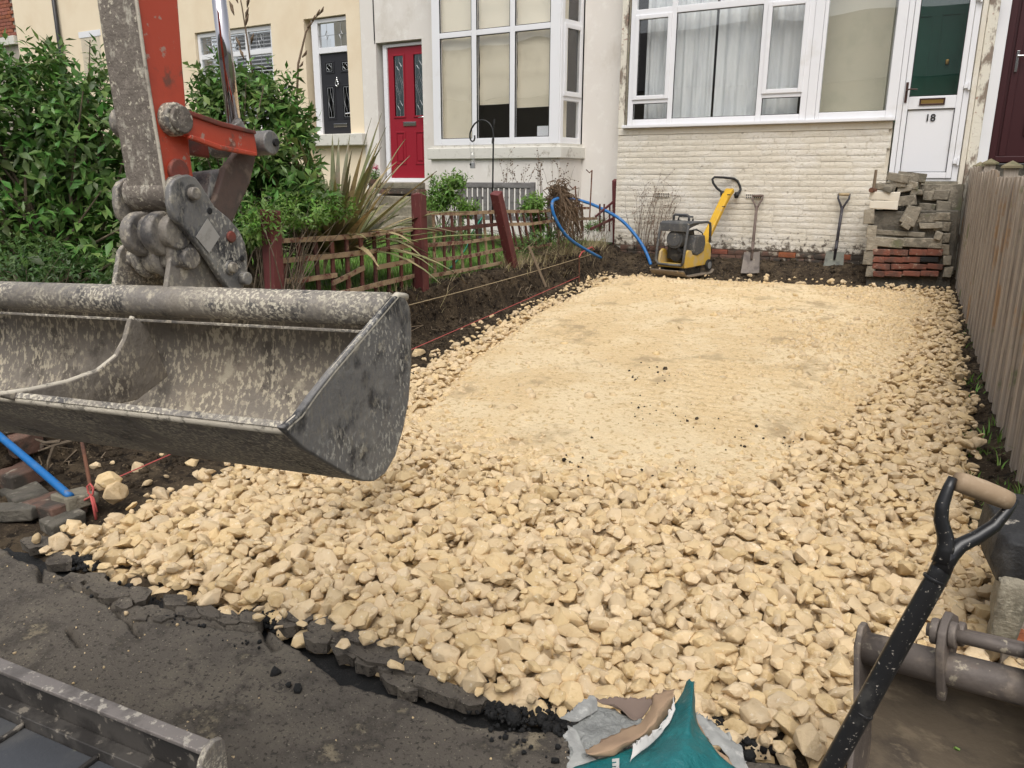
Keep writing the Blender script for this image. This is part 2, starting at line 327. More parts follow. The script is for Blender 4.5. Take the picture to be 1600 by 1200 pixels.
def soilZ(X, Y):
    n = 0.035*fbm(X, Y, 3.2, 5, 14)+0.012*fbm(X, Y, 14, 3, 15)
    z = zb(Y)-0.075+n
    top = np.interp(Y, [1.6, 3, 5, 8, 11.5], [0.40, 0.50, 0.54, 0.60, 0.66])
    bk = sstep(-4.12, -4.31, X+0.07*fbm(X, Y, 2.2, 3, 16))*sstep(1.75, 2.1, Y)
    z = z*(1-bk)+(top+n*0.8)*bk
    z = z+0.19*sstep(10.25, 10.72, Y)*(1-bk)
    rb = sstep(0.30, 0.52, X)*sstep(2.9, 3.5, Y); z = z+0.12*rb
    return z-0.14*sstep(0.05, -0.1, Y-edgeY(X)+0.02)*(1-bk)
soil = grid_mesh('soil', np.arange(-4.75, 1.3, 0.028), np.arange(1.45, 11.3, 0.028), soilZ, SOIL); soil['kind'] = 'structure'
def lawnZ(X, Y): return np.interp(Y, [1.6, 3, 5, 8, 11.5], [0.40, 0.50, 0.54, 0.60, 0.66])+np.interp(X, [-30, -16, -9.5, -8.3, -4.4], [2.2, 1.8, 0.7, 0.1, 0.0])*sstep(7.0, 10.8, Y)+0.02*fbm(X, Y, 2, 3, 4)
lawn = grid_mesh('garden_ground', np.concatenate([np.arange(-40, -9, 1.0), np.arange(-9, -4.3, 0.1)]), np.arange(1.5, 12, 0.15), lawnZ, LAWN, mask=lambda x, y: x < -4.36); lawn['kind'] = 'structure'
# ================================================================ stones
RV2, RF2 = rocks(28, 2, 101, cuts=11, rough=0.07, lo=0.42, hi=0.86); RV1, RF1 = rocks(28, 1, 102, cuts=8, rough=0.06, lo=0.45, hi=0.88)
HRK = hull_rocks(28, 101, 22, .13, 2); HRL = hull_rocks(28, 101, 16, .13, 1); HR0 = hull_rocks(28, 103, 12, 0, 1)
def proj(P):
    q = P-CAM; z = q @ fwd; return 800+FPX*(q @ r2)/z, 600-FPX*(q @ u2)/z, z
def jgrid(sp, x0, x1, y0, y1, j=0.42):
    gx, gy = np.meshgrid(np.arange(x0, x1, sp), np.arange(y0, y1, sp*0.9)); gx = gx+((np.arange(gx.shape[0]) % 2)*sp/2)[:, None]
    return gx.ravel()+RNG.uniform(-j, j, gx.size)*sp, gy.ravel()+RNG.uniform(-j, j, gx.size)*sp
allp, alls = [], []
for lay, (sp, dz, s0) in enumerate(((0.054, -0.048, 0.034), (0.060, -0.015, 0.0375), (0.15, 0.002, 0.041), (0.085, 0.006, 0.020))):
    x, y = jgrid(sp, -4.15, 0.55, 1.55, 10.4)
    wob = np.where(y < 2.1, .045, .09)*fbm(x, y, 2.5, 3, 41)
    ins = np.minimum(np.minimum(x-XL(y)+wob, XR(y)-x+wob), np.minimum(y-edgeY(x)-0.03+wob*.6, YB(x)-y+wob))
    f = FINE(x, y); k = RNG.uniform(size=x.size)
    keep = (ins > -0.02*lay) & ((f < 0.10+0.85*k) if lay == 1 else (f < .10+.75*k*k)) & (f < .93)
    if lay >= 2: keep &= k < 0.85
    x, y, f, ins = x[keep], y[keep], f[keep], ins[keep]
    s = s0*np.exp(np.clip(RNG.normal(0, 0.22, x.size), -0.5, 0.42)); s = s*(1-.5*sstep(.1, .8, f))*np.interp(y, [2, 5, 10], [1.0, 0.88, 0.72])
    z = zb(y)+dz+RNG.uniform(-0.012, 0.012, x.size)-0.036*f-0.045*sstep(0.10, 0.0, ins)*(lay < 2)-np.where(f > 0.5, 0.006, 0)
    w_ = sstep(.12, .45, f); z = z*(1-w_)+w_*(bedZ(x, y)+s*RNG.uniform(-.55, .05, x.size))
    allp.append(np.stack([x, y, z], 1)); alls.append(s)
# strays on the soil, against the wall and by the peg
x = np.concatenate([RNG.uniform(-4.0, -3.5, 60), RNG.uniform(-3.6, 0.2, 50), RNG.uniform(-3.98, -3.3, 18), RNG.uniform(-4.05, -3.5, 60)]); y = np.concatenate([RNG.uniform(4.5, 10, 60), RNG.uniform(10.0, 10.5, 50), RNG.uniform(2.2, 3.2, 18), RNG.uniform(8, 10.2, 60)])
allp.append(np.stack([x, y, soilZ(x, y)+0.012], 1)); alls.append(0.026*np.exp(RNG.normal(0, 0.4, x.size)))
P = np.concatenate(allp); S = np.concatenate(alls); n = len(P)
S3 = S[:, None]*np.stack([RNG.uniform(0.95, 1.35, n), RNG.uniform(0.78, 1.05, n), RNG.uniform(0.5, 0.78, n)], 1)
R0 = rand_rots(n, RNG); az = RNG.uniform(0, 2*math.pi, n); tx = RNG.normal(0, 0.35, n); ty = RNG.normal(0, 0.35, n)
ca, sa = np.cos(az), np.sin(az); RZ = np.zeros((n, 3, 3)); RZ[:, 0, 0] = ca; RZ[:, 0, 1] = -sa; RZ[:, 1, 0] = sa; RZ[:, 1, 1] = ca; RZ[:, 2, 2] = 1
RX = np.zeros((n, 3, 3)); RX[:, 0, 0] = 1; RX[:, 1, 1] = np.cos(tx); RX[:, 1, 2] = -np.sin(tx); RX[:, 2, 1] = np.sin(tx); RX[:, 2, 2] = np.cos(tx)
RY = np.zeros((n, 3, 3)); RY[:, 1, 1] = 1; RY[:, 0, 0] = np.cos(ty); RY[:, 0, 2] = np.sin(ty); RY[:, 2, 0] = -np.sin(ty); RY[:, 2, 2] = np.cos(ty)
RR = RZ @ RX @ RY; pick = RNG.integers(0, 28, n)
u_, v_, z_ = proj(P); topness = P[:, 2]-zb(P[:, 1])
score = np.where((u_ > 10) & (u_ < 1590) & (v_ > 10) & (v_ < 1180) & (topness > -0.04) & (z_ > 0.3), S/z_, 0)
hid = ((u_ < 650) & (v_ < 740)) | (u_ > 1330) & (v_ > 960) | ((u_ > 880) & (u_ < 1160) & (v_ > 1080)); score[hid] = 0
order = np.argsort(-score); big = order[:300]; isbig = np.zeros(n, bool); isbig[big] = True
near = (~isbig) & (P[:, 1] < 3.6); far = (~isbig) & ~near
smesh = []
for i in range(28):
    me = bpy.data.meshes.new('stone'); me.from_pydata([tuple(p) for p in HRK[i][0]], [], [tuple(map(int, f)) for f in HRK[i][1]]); me.polygons.foreach_set('use_smooth', [True]*len(HRK[i][1])); me.set_sharp_from_angle(angle=math.radians(35)); me.materials.append(LIME); smesh.append(me)
for i in big:
    o = bpy.data.objects.new('stone', smesh[pick[i]]); scene.collection.objects.link(o); o.parent = bed
    T = np.eye(4); T[:3, :3] = RR[i] * S3[i][None, :]; T[:3, 3] = P[i]; o.matrix_local = Matrix(T.tolist())
scatter_rocks('loose_stones', HRK, P[near], RR[near], S3[near], pick[near], LIME, bed, 'stuff')
scatter_rocks('small_stones', HRL, P[far], RR[far], S3[far], pick[far], LIME, bed, 'stuff')
# grit and pebbles pressed into the compacted surface
x = RNG.uniform(-3.95, 0.25, 30000); y = RNG.uniform(2.9, 10.15, 30000); f = FINE(x, y); ins = np.minimum(np.minimum(x-XL(y), XR(y)-x), YB(x)-y)
cl = .8*fbm(x, y, 1.2, 3, 77)+.55*sstep(-1.7, -.3, x)+.3*sstep(8.3, 9.6, y)-.18; k = (f > 0.12) & (ins > 0.03) & (RNG.uniform(size=x.size) < 0.05+1.0*np.clip(cl, 0, 1)); x, y, cl = x[k], y[k], cl[k]; n2 = len(x)
s = 0.0125*np.exp(RNG.normal(0, 0.5, n2))*np.where(RNG.uniform(size=n2) < .18, 1.9, 1.0); s = np.minimum(s, .042); Z = bedZ(x, y)
scatter_rocks('pebbles', HR0, np.stack([x, y, Z-s*0.22], 1), rand_rots(n2, RNG), s[:, None]*np.array([[1.15, 1.0, 0.8]]), RNG.integers(0, 28, n2), LIME, bed, 'stuff', None)
# soil clods on the banks, dark crumbs lying on the fines
n3 = 5200; x = np.concatenate([RNG.uniform(-4.45, -3.5, 3400), RNG.uniform(-4, 0.4, 1100), RNG.uniform(0.12, 0.6, 700)]); y = np.concatenate([RNG.uniform(1.9, 10.9, 3400), RNG.uniform(10.0, 10.85, 1100), RNG.uniform(3.0, 10.6, 700)])
s = 0.014*np.exp(RNG.normal(0, 0.5, n3))
scatter('clods', RV1, RF1, np.stack([x, y, soilZ(x, y)], 1), rand_rots(n3, RNG), s[:, None]*np.ones((1, 3)), RNG.integers(0, 28, n3), SOIL, soil, True, 'stuff')
cc = [gnd(u, v) for u, v in ((1010, 640), (1040, 655), (900, 715), (1150, 690), (1040, 590), (1250, 690), (1000, 590), (1060, 735), (880, 760), (830, 790), (1100, 660))]
x = np.concatenate([c[0]+RNG.normal(0, 0.10, 11) for c in cc]); y = np.concatenate([c[1]+RNG.normal(0, 0.12, 11) for c in cc]); s = 0.0065*np.exp(RNG.normal(0, 0.5, len(x)))
scatter('dark_crumbs', RV1, RF1, np.stack([x, y, np.maximum(bedZ(x, y), zb(y)-0.01)+0.002], 1), rand_rots(len(x), RNG), s[:, None]*np.ones((1, 3)), RNG.integers(0, 28, len(x)), SOIL, bed, True, 'stuff')
# broken asphalt pieces and tar crumbs in the gap along the pavement edge
def slab(c, rx, ry, th, seed, tilt=0.07):
    rr = random.Random(seed); k = rr.randint(9, 13); rot = rr.uniform(-0.5, 0.5)
    pts = [np.array((math.cos(a+rot)*rx*rr.uniform(0.72, 1.2), math.sin(a+rot)*ry*rr.uniform(0.72, 1.2), rr.uniform(-.005, .005))) for a in [2*math.pi*(i+rr.uniform(-.3, .3))/k for i in range(k)]]
    R = rotm(rr.uniform(-tilt, tilt), rr.uniform(-tilt, tilt), 0); c = np.array(c)
    top = [c+R @ p for p in pts]; bot = [c+R @ (p*np.array((.86, .86, 1))+np.array((rr.uniform(-.006, .006), rr.uniform(-.006, .006), -th))) for p in pts]
    MB().add(top+bot, [tuple(range(k))[::-1], tuple(range(k, 2*k))]+[(i, (i+1) % k, k+(i+1) % k, k+i) for i in range(k)]).build('asphalt_piece', ASPH, pave)
def tarZ(X, Y): return zb(Y)-.088+.012*fbm(X, Y, 16, 4, 71)-.10*sstep(.03, .09, Y-edgeY(X))
tb = grid_mesh('tar_layer', np.arange(-3.5, .5, .012), np.arange(1.42, 2.1, .012), tarZ, TAR, pave)
for i, (u, v, rx, ry) in enumerate([(520, 972, .085, .045), (590, 1005, .10, .05), (560, 985, .05, .03), (625, 1042, .06, .035), (670, 1055, .05, .03), (700, 1068, .08, .03), (650, 1030, .045, .025), (160, 905, .07, .04), (180, 918, .06, .04), (120, 892, .05, .03), (215, 920, .06, .035), (195, 935, .035, .025), (235, 942, .05, .028), (255, 950, .06, .03), (222, 955, .03, .02), (95, 862, .06, .035), (60, 838, .07, .04), (275, 930, .05, .03), (640, 1060, .03, .02), (610, 1030, .035, .02), (470, 955, .05, .03), (545, 1000, .06, .03), (500, 985, .05, .028), (455, 965, .05, .025), (150, 890, .05, .03), (300, 945, .06, .03), (330, 948, .05, .025), (360, 952, .06, .028), (395, 955, .05, .025), (735, 1078, .06, .025), (575, 1020, .04, .022)]):
    p = gnd(u, v); slab((p[0], p[1]-.01, p[2]-0.026+0.006*(i % 3)), rx*1.15, ry*1.35, 0.04, 300+i)
n4 = 700; x = RNG.uniform(-3.15, -0.3, n4); y = edgeY(x)-0.085+RNG.normal(0, 0.045, n4); cl = fbm(x, y, 3.0, 3, 55); k = cl > 0.0; x, y = x[k], y[k]
px = np.concatenate([gnd(u, v)[0]+RNG.normal(0, d, 260) for u, v, d in ((775, 1085, .06), (830, 1085, .06), (135, 860, .05), (430, 950, .05), (900, 1115, .07), (1090, 1105, .05), (1140, 1130, .05))]); py = np.concatenate([gnd(u, v)[1]+RNG.normal(0, 0.025, 260) for u, v, d in ((775, 1085, .06), (830, 1085, .06), (135, 860, .05), (430, 950, .05), (900, 1115, .07), (1090, 1105, .05), (1140, 1130, .05))])
x = np.concatenate([x, px]); y = np.concatenate([y, py]); s = 0.0065*np.exp(RNG.normal(0, 0.5, len(x)))
scatter('tar_crumbs', RV1, RF1, np.stack([x, y, np.maximum(paveZ(x, y), zb(y)-0.065)+0.006+np.concatenate([np.zeros(len(x)-len(px)), RNG.uniform(0, 0.022, len(px))])], 1), rand_rots(len(x), RNG), s[:, None]*np.ones((1, 3)), RNG.integers(0, 28, len(x)), TAR, pave, False, 'stuff')
# specks of limestone and grit on the asphalt
n5 = 380; x = RNG.uniform(-3.4, 0.4, n5); y = RNG.uniform(0.6, 1.75, n5); s = 0.0024*np.exp(RNG.normal(0, 0.5, n5))
scatter('grit', RV1, RF1, np.stack([x, y, paveZ(x, y)+s*0.4], 1), rand_rots(n5, RNG), s[:, None]*np.ones((1, 3)), RNG.integers(0, 28, n5), LIME, pave, True, 'stuff')
# grass of the neighbour's lawn
def blades(name, x, y, z, hgt, m, w=0.006, lean=0.5, kind='stuff'):
    n = len(x); a = RNG.uniform(0, 2*math.pi, n); l = RNG.uniform(0.1, lean, n)*hgt; b = RNG.uniform(0, 2*math.pi, n)
    p = np.stack([x, y, z], 1); sx = np.stack([np.cos(a), np.sin(a), 0*a], 1)*w; mid = p+np.stack([np.cos(b)*l*0.4, np.sin(b)*l*0.4, hgt*0.6], 1); tip = p+np.stack([np.cos(b)*l, np.sin(b)*l, hgt], 1)
    V = np.stack([p-sx, p+sx, mid+sx*0.7, mid-sx*0.7, tip], 1).reshape(-1, 3); i = np.arange(n)[:, None]*5
    Fc = np.concatenate([i+np.array([[0, 1, 2]]), i+np.array([[0, 2, 3]]), i+np.array([[3, 2, 4]])]); return np_mesh(name, V, Fc, m, None, False, kind)
n6 = 26000; x = RNG.uniform(-7.6, -4.42, n6); y = RNG.uniform(3.6, 10.8, n6)
tag(blades('lawn_grass', x, y, lawnZ(x, y)-0.005, 0.065*np.exp(RNG.normal(0, 0.35, n6)), GRASS), 'bright green lawn grass behind the low lattice fence', 'grass')
n6 = 1650; x = RNG.normal(-4.38, 0.07, n6); y = np.concatenate([RNG.uniform(7.6, 10.6, 1500), RNG.uniform(4.5, 7, 150)])
tag(blades('dry_grass_edge', x, y, soilZ(x, y)-0.01, 0.10*np.exp(RNG.normal(0, 0.5, n6)), DRYGRASS, 0.0035, 1.4), 'dry straw-coloured grass tufts along the top of the soil bank', 'grass')
n6 = 1100; x = RNG.uniform(0.25, 0.5, n6); y = RNG.uniform(3.0, 10.4, n6); k = fbm(x, y, 1.6, 3, 91) > 0.0; x, y = x[k], y[k]
tag(blades('weeds_by_fence', x, y, soilZ(x, y)-0.005, 0.045*np.exp(RNG.normal(0, 0.5, len(x))), GRASS, 0.005, 1.4), 'thin green weeds along the foot of the timber fence', 'weeds')
# ================================================================ houses
CREAMP = mat('cream_masonry_paint', (0.70, 0.645, 0.54), [((0.75, 0.71, 0.625), 5, 0.45, 0.7), ((0.58, 0.52, 0.40), 14, 0.58, 0.75)], rough=0.85, bump=0.7, bscale=90, dist=0.006, vary=0.045)
CREAMB = mat('cream_painted_brick', (0.71, 0.655, 0.55), [((0.76, 0.715, 0.63), 3, 0.45, 0.62), ((0.60, 0.545, 0.44), 26, 0.55, 0.66, 8), ((0.30, 0.26, 0.20), 7, 0.64, 0.72, 10)], rough=0.85, bump=0.9, bscale=38, bdetail=8, dist=0.014, vary=0.035)
WHITER = mat('white_render', (0.74, 0.70, 0.65), [((0.62, 0.575, 0.51), 1.3, 0.5, 0.68, 9, (1, 1, .5)), ((0.50, 0.46, 0.40), 5, 0.63, 0.72, 10, (1, 1, .4)), ((0.80, 0.77, 0.72), 6, 0.5, 0.75)], rough=0.88, bump=0.35, bscale=70, dist=0.004)
GREYR = mat('weathered_white_paint', (0.66, 0.64, 0.58), [((0.42, 0.39, 0.33), 9, 0.55, 0.72, 8), ((0.24, 0.22, 0.17), 26, 0.64, 0.76)], rough=0.9, bump=0.6, bscale=60, dist=0.006)
YELR = mat('cream_render', (0.82, 0.70, 0.52), [((0.77, 0.64, 0.46), 1.3, 0.45, 0.72, 5)], rough=0.9, bump=0.25, bscale=80, dist=0.004)
UPVC = mat('white_upvc', (0.80, 0.80, 0.82), [((0.72, 0.71, 0.70), 3, 0.55, 0.8)], rough=0.32, spec=0.45)
RBRICK = mat('red_brick', (0.30, 0.095, 0.05), [((0.20, 0.07, 0.045), 9, 0.45, 0.7), ((0.40, 0.17, 0.10), 30, 0.55, 0.72)], rough=0.9, bump=0.6, bscale=70, dist=0.006, vary=0.2, hue=0.008)
DBRICK = mat('dirty_brick', (0.15, 0.085, 0.062), [((0.06, 0.05, 0.04), 4, 0.44, 0.58, 8), ((0.32, 0.28, 0.22), 10, 0.56, 0.66, 8)], rough=0.95, bump=0.8, bscale=50, dist=0.01, vary=0.2)
MORTAR = mat('mortar', (0.40, 0.36, 0.30), [((0.28, 0.25, 0.21), 20, 0.5, 0.7)], rough=0.95, bump=0.6, bscale=80, dist=0.006)
REDDOOR = mat('red_door_paint', (0.30, 0.014, 0.028), rough=0.38, spec=0.4, bump=0.06, bscale=40, dist=0.002)
BLKDOOR = mat('black_door_paint', (0.022, 0.022, 0.026), rough=0.4, spec=0.45, bump=0.06, bscale=40, dist=0.002)
MAROON = mat('maroon_door_paint', (0.045, 0.010, 0.012), rough=0.4, spec=0.4, bump=0.05, bscale=50, dist=0.002)
CHROME = mat('chrome', (0.8, 0.8, 0.8), rough=0.12, metal=1.0)
LEAD = mat('lead_came', (0.42, 0.43, 0.44), rough=0.4, metal=0.6)
RUBBER = mat('black_rubber', (0.012, 0.012, 0.013), rough=0.6)
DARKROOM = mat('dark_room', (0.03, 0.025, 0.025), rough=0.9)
BLIND = mat('roman_blind', (0.84, 0.76, 0.60), [((0.76, 0.68, 0.53), 3, 0.5, 0.75)], rough=0.9)
NET = mat('net_curtain', (0.78, 0.80, 0.80), [((0.66, 0.68, 0.69), 2.5, 0.45, 0.7, 3, (3, 3, 0.5))], rough=0.9)
BEIGEW = mat('beige_wallpaper', (0.72, 0.68, 0.54), [((0.62, 0.60, 0.47), 2, 0.45, 0.7)], rough=0.9)
GREEND = mat('green_inner_door', (0.013, 0.10, 0.068), rough=0.4)
BRASS = mat('brass', (0.55, 0.36, 0.12), rough=0.3, metal=1.0)
BROWNM = mat('brown_metal', (0.05, 0.02, 0.015), rough=0.35, spec=0.5)
STONEY = mat('weathered_stone', (0.27, 0.24, 0.18), [((0.16, 0.145, 0.105), 7, 0.42, 0.68, 7), ((0.42, 0.38, 0.29), 18, 0.56, 0.74, 7), ((0.14, 0.16, 0.08), 4, 0.60, 0.75, 6)], rough=0.95, bump=1.0, bscale=45, bdetail=8, dist=0.014, vary=0.12)
GREYST = mat('grey_crumbling_render', (0.14, 0.125, 0.10), [((0.075, 0.068, 0.055), 6, 0.42, 0.66, 7), ((0.30, 0.27, 0.22), 14, 0.60, 0.74, 8)], rough=0.95, bump=1.0, bscale=38, bdetail=9, dist=0.02)
GLASS = glass_mat('window_glass', (0.98, 0.985, 0.985), 1.0, 0.085)
DGLASS = glass_mat('dark_door_glass', (0.32, 0.36, 0.36), 1.0, 0.05)
SLATE = mat('roof_slate', (0.09, 0.085, 0.085), rough=0.8)
OPPW = mat('opposite_brick', (0.34, 0.30, 0.22), rough=0.9)
def frame_rect(mb, x0, x1, z0, z1, w, y0, y1, wb=None):
    wb = w if wb is None else wb
    mb.box(x0, x0+w, y0, y1, z0, z1); mb.box(x1-w, x1, y0, y1, z0, z1); mb.box(x0+w, x1-w, y0+.001, y1-.001, z1-w, z1); mb.box(x0+w, x1-w, y0+.001, y1-.001, z0, z0+wb)
def pane(x0, x1, z0, z1, y, parent, m=GLASS, name='pane'): return MB().box(x0, x1, y, y+0.004, z0, z1).build(name, m, parent)
def cloth(name, x0, x1, z0, z1, y, m, parent, folds=9, amp=0.018, seed=1, slope=0.0, hfold=None):
    nx, nz = 70, 24; V = []; rr = np.random.default_rng(seed); ph = rr.uniform(0, 6, 4)
    for j in range(nz+1):
        for i in range(nx+1):
            s, t = i/nx, j/nz; x = x0+(x1-x0)*s; z = z0+(z1-z0)*t+slope*s*(1-t)
            d = amp*(math.sin(s*folds*6.28+ph[0]+0.4*math.sin(t*3+ph[1]))+0.5*math.sin(s*folds*2.3*6.28+ph[2]+t))
            if hfold: d = 0.012*math.sin(s*5+t*7)+(-0.02*(((z-z0)/hfold) % 1.0))
            V.append((x, y+d, z))
    mb = MB(); mb.v = V; mb.f = [(j*(nx+1)+i, j*(nx+1)+i+1, (j+1)*(nx+1)+i+1, (j+1)*(nx+1)+i) for j in range(nz) for i in range(nx)]
    return mb.build(name, m, parent, smooth=True)
BRV = {}
def brick_mesh(L_, H_, D_, seed, m, rough=0.006):
    """one rough-faced brick, front towards -Y, origin at its centre"""
    rr = np.random.default_rng(seed); nx, nz = max(3, int(L_/0.045)), 3; V = []; Fc = []
    for j in range(nz+1):
        for i in range(nx+1):
            e = (i in (0, nx)) or (j in (0, nz)); V.append((-L_/2+L_*i/nx, -D_/2+(0.0015 if e else -rr.uniform(0, rough)), -H_/2+H_*j/nz))
    k = len(V); V += [(-L_/2, D_/2, -H_/2), (L_/2, D_/2, -H_/2), (L_/2, D_/2, H_/2), (-L_/2, D_/2, H_/2)]
    for j in range(nz):
        for i in range(nx): Fc.append((j*(nx+1)+i, j*(nx+1)+i+1, (j+1)*(nx+1)+i+1, (j+1)*(nx+1)+i))
    bot = list(range(nx+1)); top = [nz*(nx+1)+i for i in range(nx+1)]; lf = [j*(nx+1) for j in range(nz+1)]; rt = [j*(nx+1)+nx for j in range(nz+1)]
    Fc += [tuple(bot[::-1])+(k, k+1), tuple(top)+(k+2, k+3), tuple(lf)+(k+3, k), tuple(rt[::-1])+(k+1, k+2)]
    me = bpy.data.meshes.new('brick'); me.from_pydata(V, [], Fc); me.materials.append(m); me.polygons.foreach_set('use_smooth', [True]*len(Fc)); me.set_sharp_from_angle(angle=math.radians(50)); return me
def place(me, name, parent, loc, rz=0.0, rx=0.0, ry=0.0):
    o = bpy.data.objects.new(name, me); scene.collection.objects.link(o); o.parent = parent; ORG[o.name] = org(parent)
    o.location = Vector((np.array(loc)-org(parent)).tolist()); o.rotation_euler = (rx, ry, rz); return o
# soil splashed up the foot of the painted wall
nt = CREAMB.node_tree; b_ = nt.nodes['Principled BSDF']; src = b_.inputs['Base Color'].links[0].from_socket
ge = N_(nt, 'ShaderNodeNewGeometry'); sx3 = N_(nt, 'ShaderNodeSeparateXYZ'); nt.links.new(ge.outputs['Position'], sx3.inputs[0])
m1 = N_(nt, 'ShaderNodeMapRange'); m1.inputs['From Min'].default_value = 0.98; m1.inputs['From Max'].default_value = 0.62; nt.links.new(sx3.outputs['Z'], m1.inputs['Value'])
nz = N_(nt, 'ShaderNodeTexNoise'); nz.inputs['Scale'].default_value = 16; nz.inputs['Detail'].default_value = 10; nz.inputs['Roughness'].default_value = .7; nt.links.new(ge.outputs['Position'], nz.inputs['Vector'])
ma = N_(nt, 'ShaderNodeMath', operation='MULTIPLY_ADD'); nt.links.new(m1.outputs[0], ma.inputs[0]); ma.inputs[1].default_value = .24; nt.links.new(nz.outputs[0], ma.inputs[2])
m2 = N_(nt, 'ShaderNodeMapRange', interpolation_type='SMOOTHSTEP'); m2.inputs['From Min'].default_value = .635; m2.inputs['From Max'].default_value = .76; nt.links.new(ma.outputs[0], m2.inputs['Value'])
mx = N_(nt, 'ShaderNodeMix', data_type='RGBA'); nt.links.new(m2.outputs[0], mx.inputs[0]); nt.links.new(src, mx.inputs[6]); mx.inputs[7].default_value = (.13, .105, .08, 1); nt.links.new(mx.outputs[2], b_.inputs['Base Color'])
# ---------------------------------------------------------------- number 18
YE = 10.9
h18 = thing('house', (-2.1, 11.2, 0.43), 'cream painted brick house front with white bay window and door numbered 18', 'house')
w18 = MB().box(-4.32, -0.752, YE+0.03, 11.35, 0.2, 2.198).build('wall', CREAMP, h18)
bms = [(L_, [brick_mesh(L_, 0.0735, 0.06, 10*i+j, CREAMB, 0.0055) for j in range(4)]) for i, L_ in enumerate((0.22, 0.30, 0.37, 0.45))]
zc_, ch = 0.665, 0.0767
for row in range(20):
    x = -4.318; z = zc_+ch*(row+0.5)
    while x < -0.80:
        L_, ms = random.choice(bms[1:])
        rem = -0.756-x
        if rem < L_: L_, ms = min(bms, key=lambda q: abs(q[0]-rem))
        cx = x+L_/2
        if cx+L_/2 > -0.74: cx = -0.752-L_/2
        place(random.choice(ms), 'brick', w18, (cx, YE+0.027+random.uniform(-.003, .003), z+random.uniform(-.0015, .0015)), 0, random.uniform(-.03, .03)); x += L_+0.002
plb = [brick_mesh(0.215, 0.066, 0.10, 700+j, DBRICK, 0.01) for j in range(4)]+[brick_mesh(0.215, 0.066, 0.10, 720+j, RBRICK, 0.008) for j in range(2)]
for row in range(4):
    x = -4.32+(0.11 if row % 2 else 0)
    while x < -0.85:
        place(plb[4 if random.random() < 0.06 else random.randint(0, 3)], 'brick', w18, (x+0.1075, YE+0.03+random.uniform(-.008, .006), 0.40+0.075*row+random.uniform(-.004, .004)), random.uniform(-.03, .03)); x += 0.226
MB().box(-4.318, -0.754, YE-0.012, 11.3, 2.20, 2.288).build('render_band', CREAMP, h18, bevel=0.006)
for (a, b) in ((-3.72, -3.50), (-2.45, -2.23)):
    av = MB().box(a, b, YE-0.016, YE+0.02, 1.345, 1.41).build('air_brick', CREAMP, h18, bevel=0.003); mb = MB()
    for i in range(8):
        for j in range(2): x = a+0.018+i*(b-a-0.036)/7; z = 1.362+j*0.03; mb.box(x-.008, x+.008, YE-0.0185, YE+0.0, z-.009, z+.009)
    mb.build('vent_holes', RUBBER, av)
# window of number 18
TOP = 4.7
win = MB(); y0, y1 = YE-0.03, YE+0.045
win.box(-4.18, -4.105, y0, y1, 2.335, TOP); win.box(-3.605, -3.535, y0, y1, 2.335, TOP); win.box(-2.405, -2.335, y0, y1, 2.335, TOP); win.box(-1.855, -1.775, y0, y1, 2.335, TOP)
for a, b in ((-4.105, -3.605), (-3.535, -2.405), (-2.335, -1.855)): win.box(a, b, y0+.002, y1, 2.335, 2.405); win.box(a, b, y0+.002, y1, 3.745, 3.83)
for a, b in ((-4.105, -3.605), (-2.335, -1.855)): win.box(a, b, y0+.002, y1, 2.615, 2.675)
w = win.build('window', UPVC, h18, bevel=0.006)
MB().box(-4.24, -0.735, YE-0.085, YE+0.03, 2.29, 2.333).build('sill', UPVC, w, bevel=0.006)
for a, b in ((-4.115, -3.595), (-2.345, -1.845)):
    cs = MB(); frame_rect(cs, a, b, 2.665, 3.755, 0.055, y0-0.018, y0+0.02); cs.build('casement', UPVC, w, bevel=0.006)
    pane(a+.05, b-.05, 2.71, 3.71, YE-0.012, w); pane(a+.01, b-.01, 2.40, 2.62, YE+0.005, w); pane(a+.01, b-.01, 3.825, TOP, YE+0.005, w)
pane(-3.54, -2.40, 2.40, 3.75, YE+0.004, w); pane(-3.54, -2.40, 3.825, TOP, YE+0.004, w)
gs = MB()
for a, b, c, d in ((-4.065, -3.645, 2.718, 3.702), (-3.533, -2.407, 2.407, 3.743), (-2.295, -1.895, 2.718, 3.702), (-4.103, -3.607, 2.407, 2.613), (-2.333, -1.857, 2.407, 2.613), (-1.63, -0.842, 2.412, TOP)): frame_rect(gs, a-.008, b+.008, c-.008, d+.008, 0.013, YE-0.02, YE-0.004)
gs.build('gasket', RUBBER, w)
MB().box(-1.773, -1.665, YE-0.04, YE+0.05, 2.335, TOP).build('post', UPVC, w, bevel=0.005)
pn = MB(); pn.box(-1.663, -1.62, y0, y1, 2.335, TOP); pn.box(-0.85, -0.735, y0, y1, 2.335, TOP); pn.box(-1.62, -0.85, y0+.002, y1, 2.335, 2.412)
sp = pn.build('side_panel_frame', UPVC, h18, bevel=0.006); pane(-1.63, -0.84, 2.40, TOP, YE+0.004, sp)
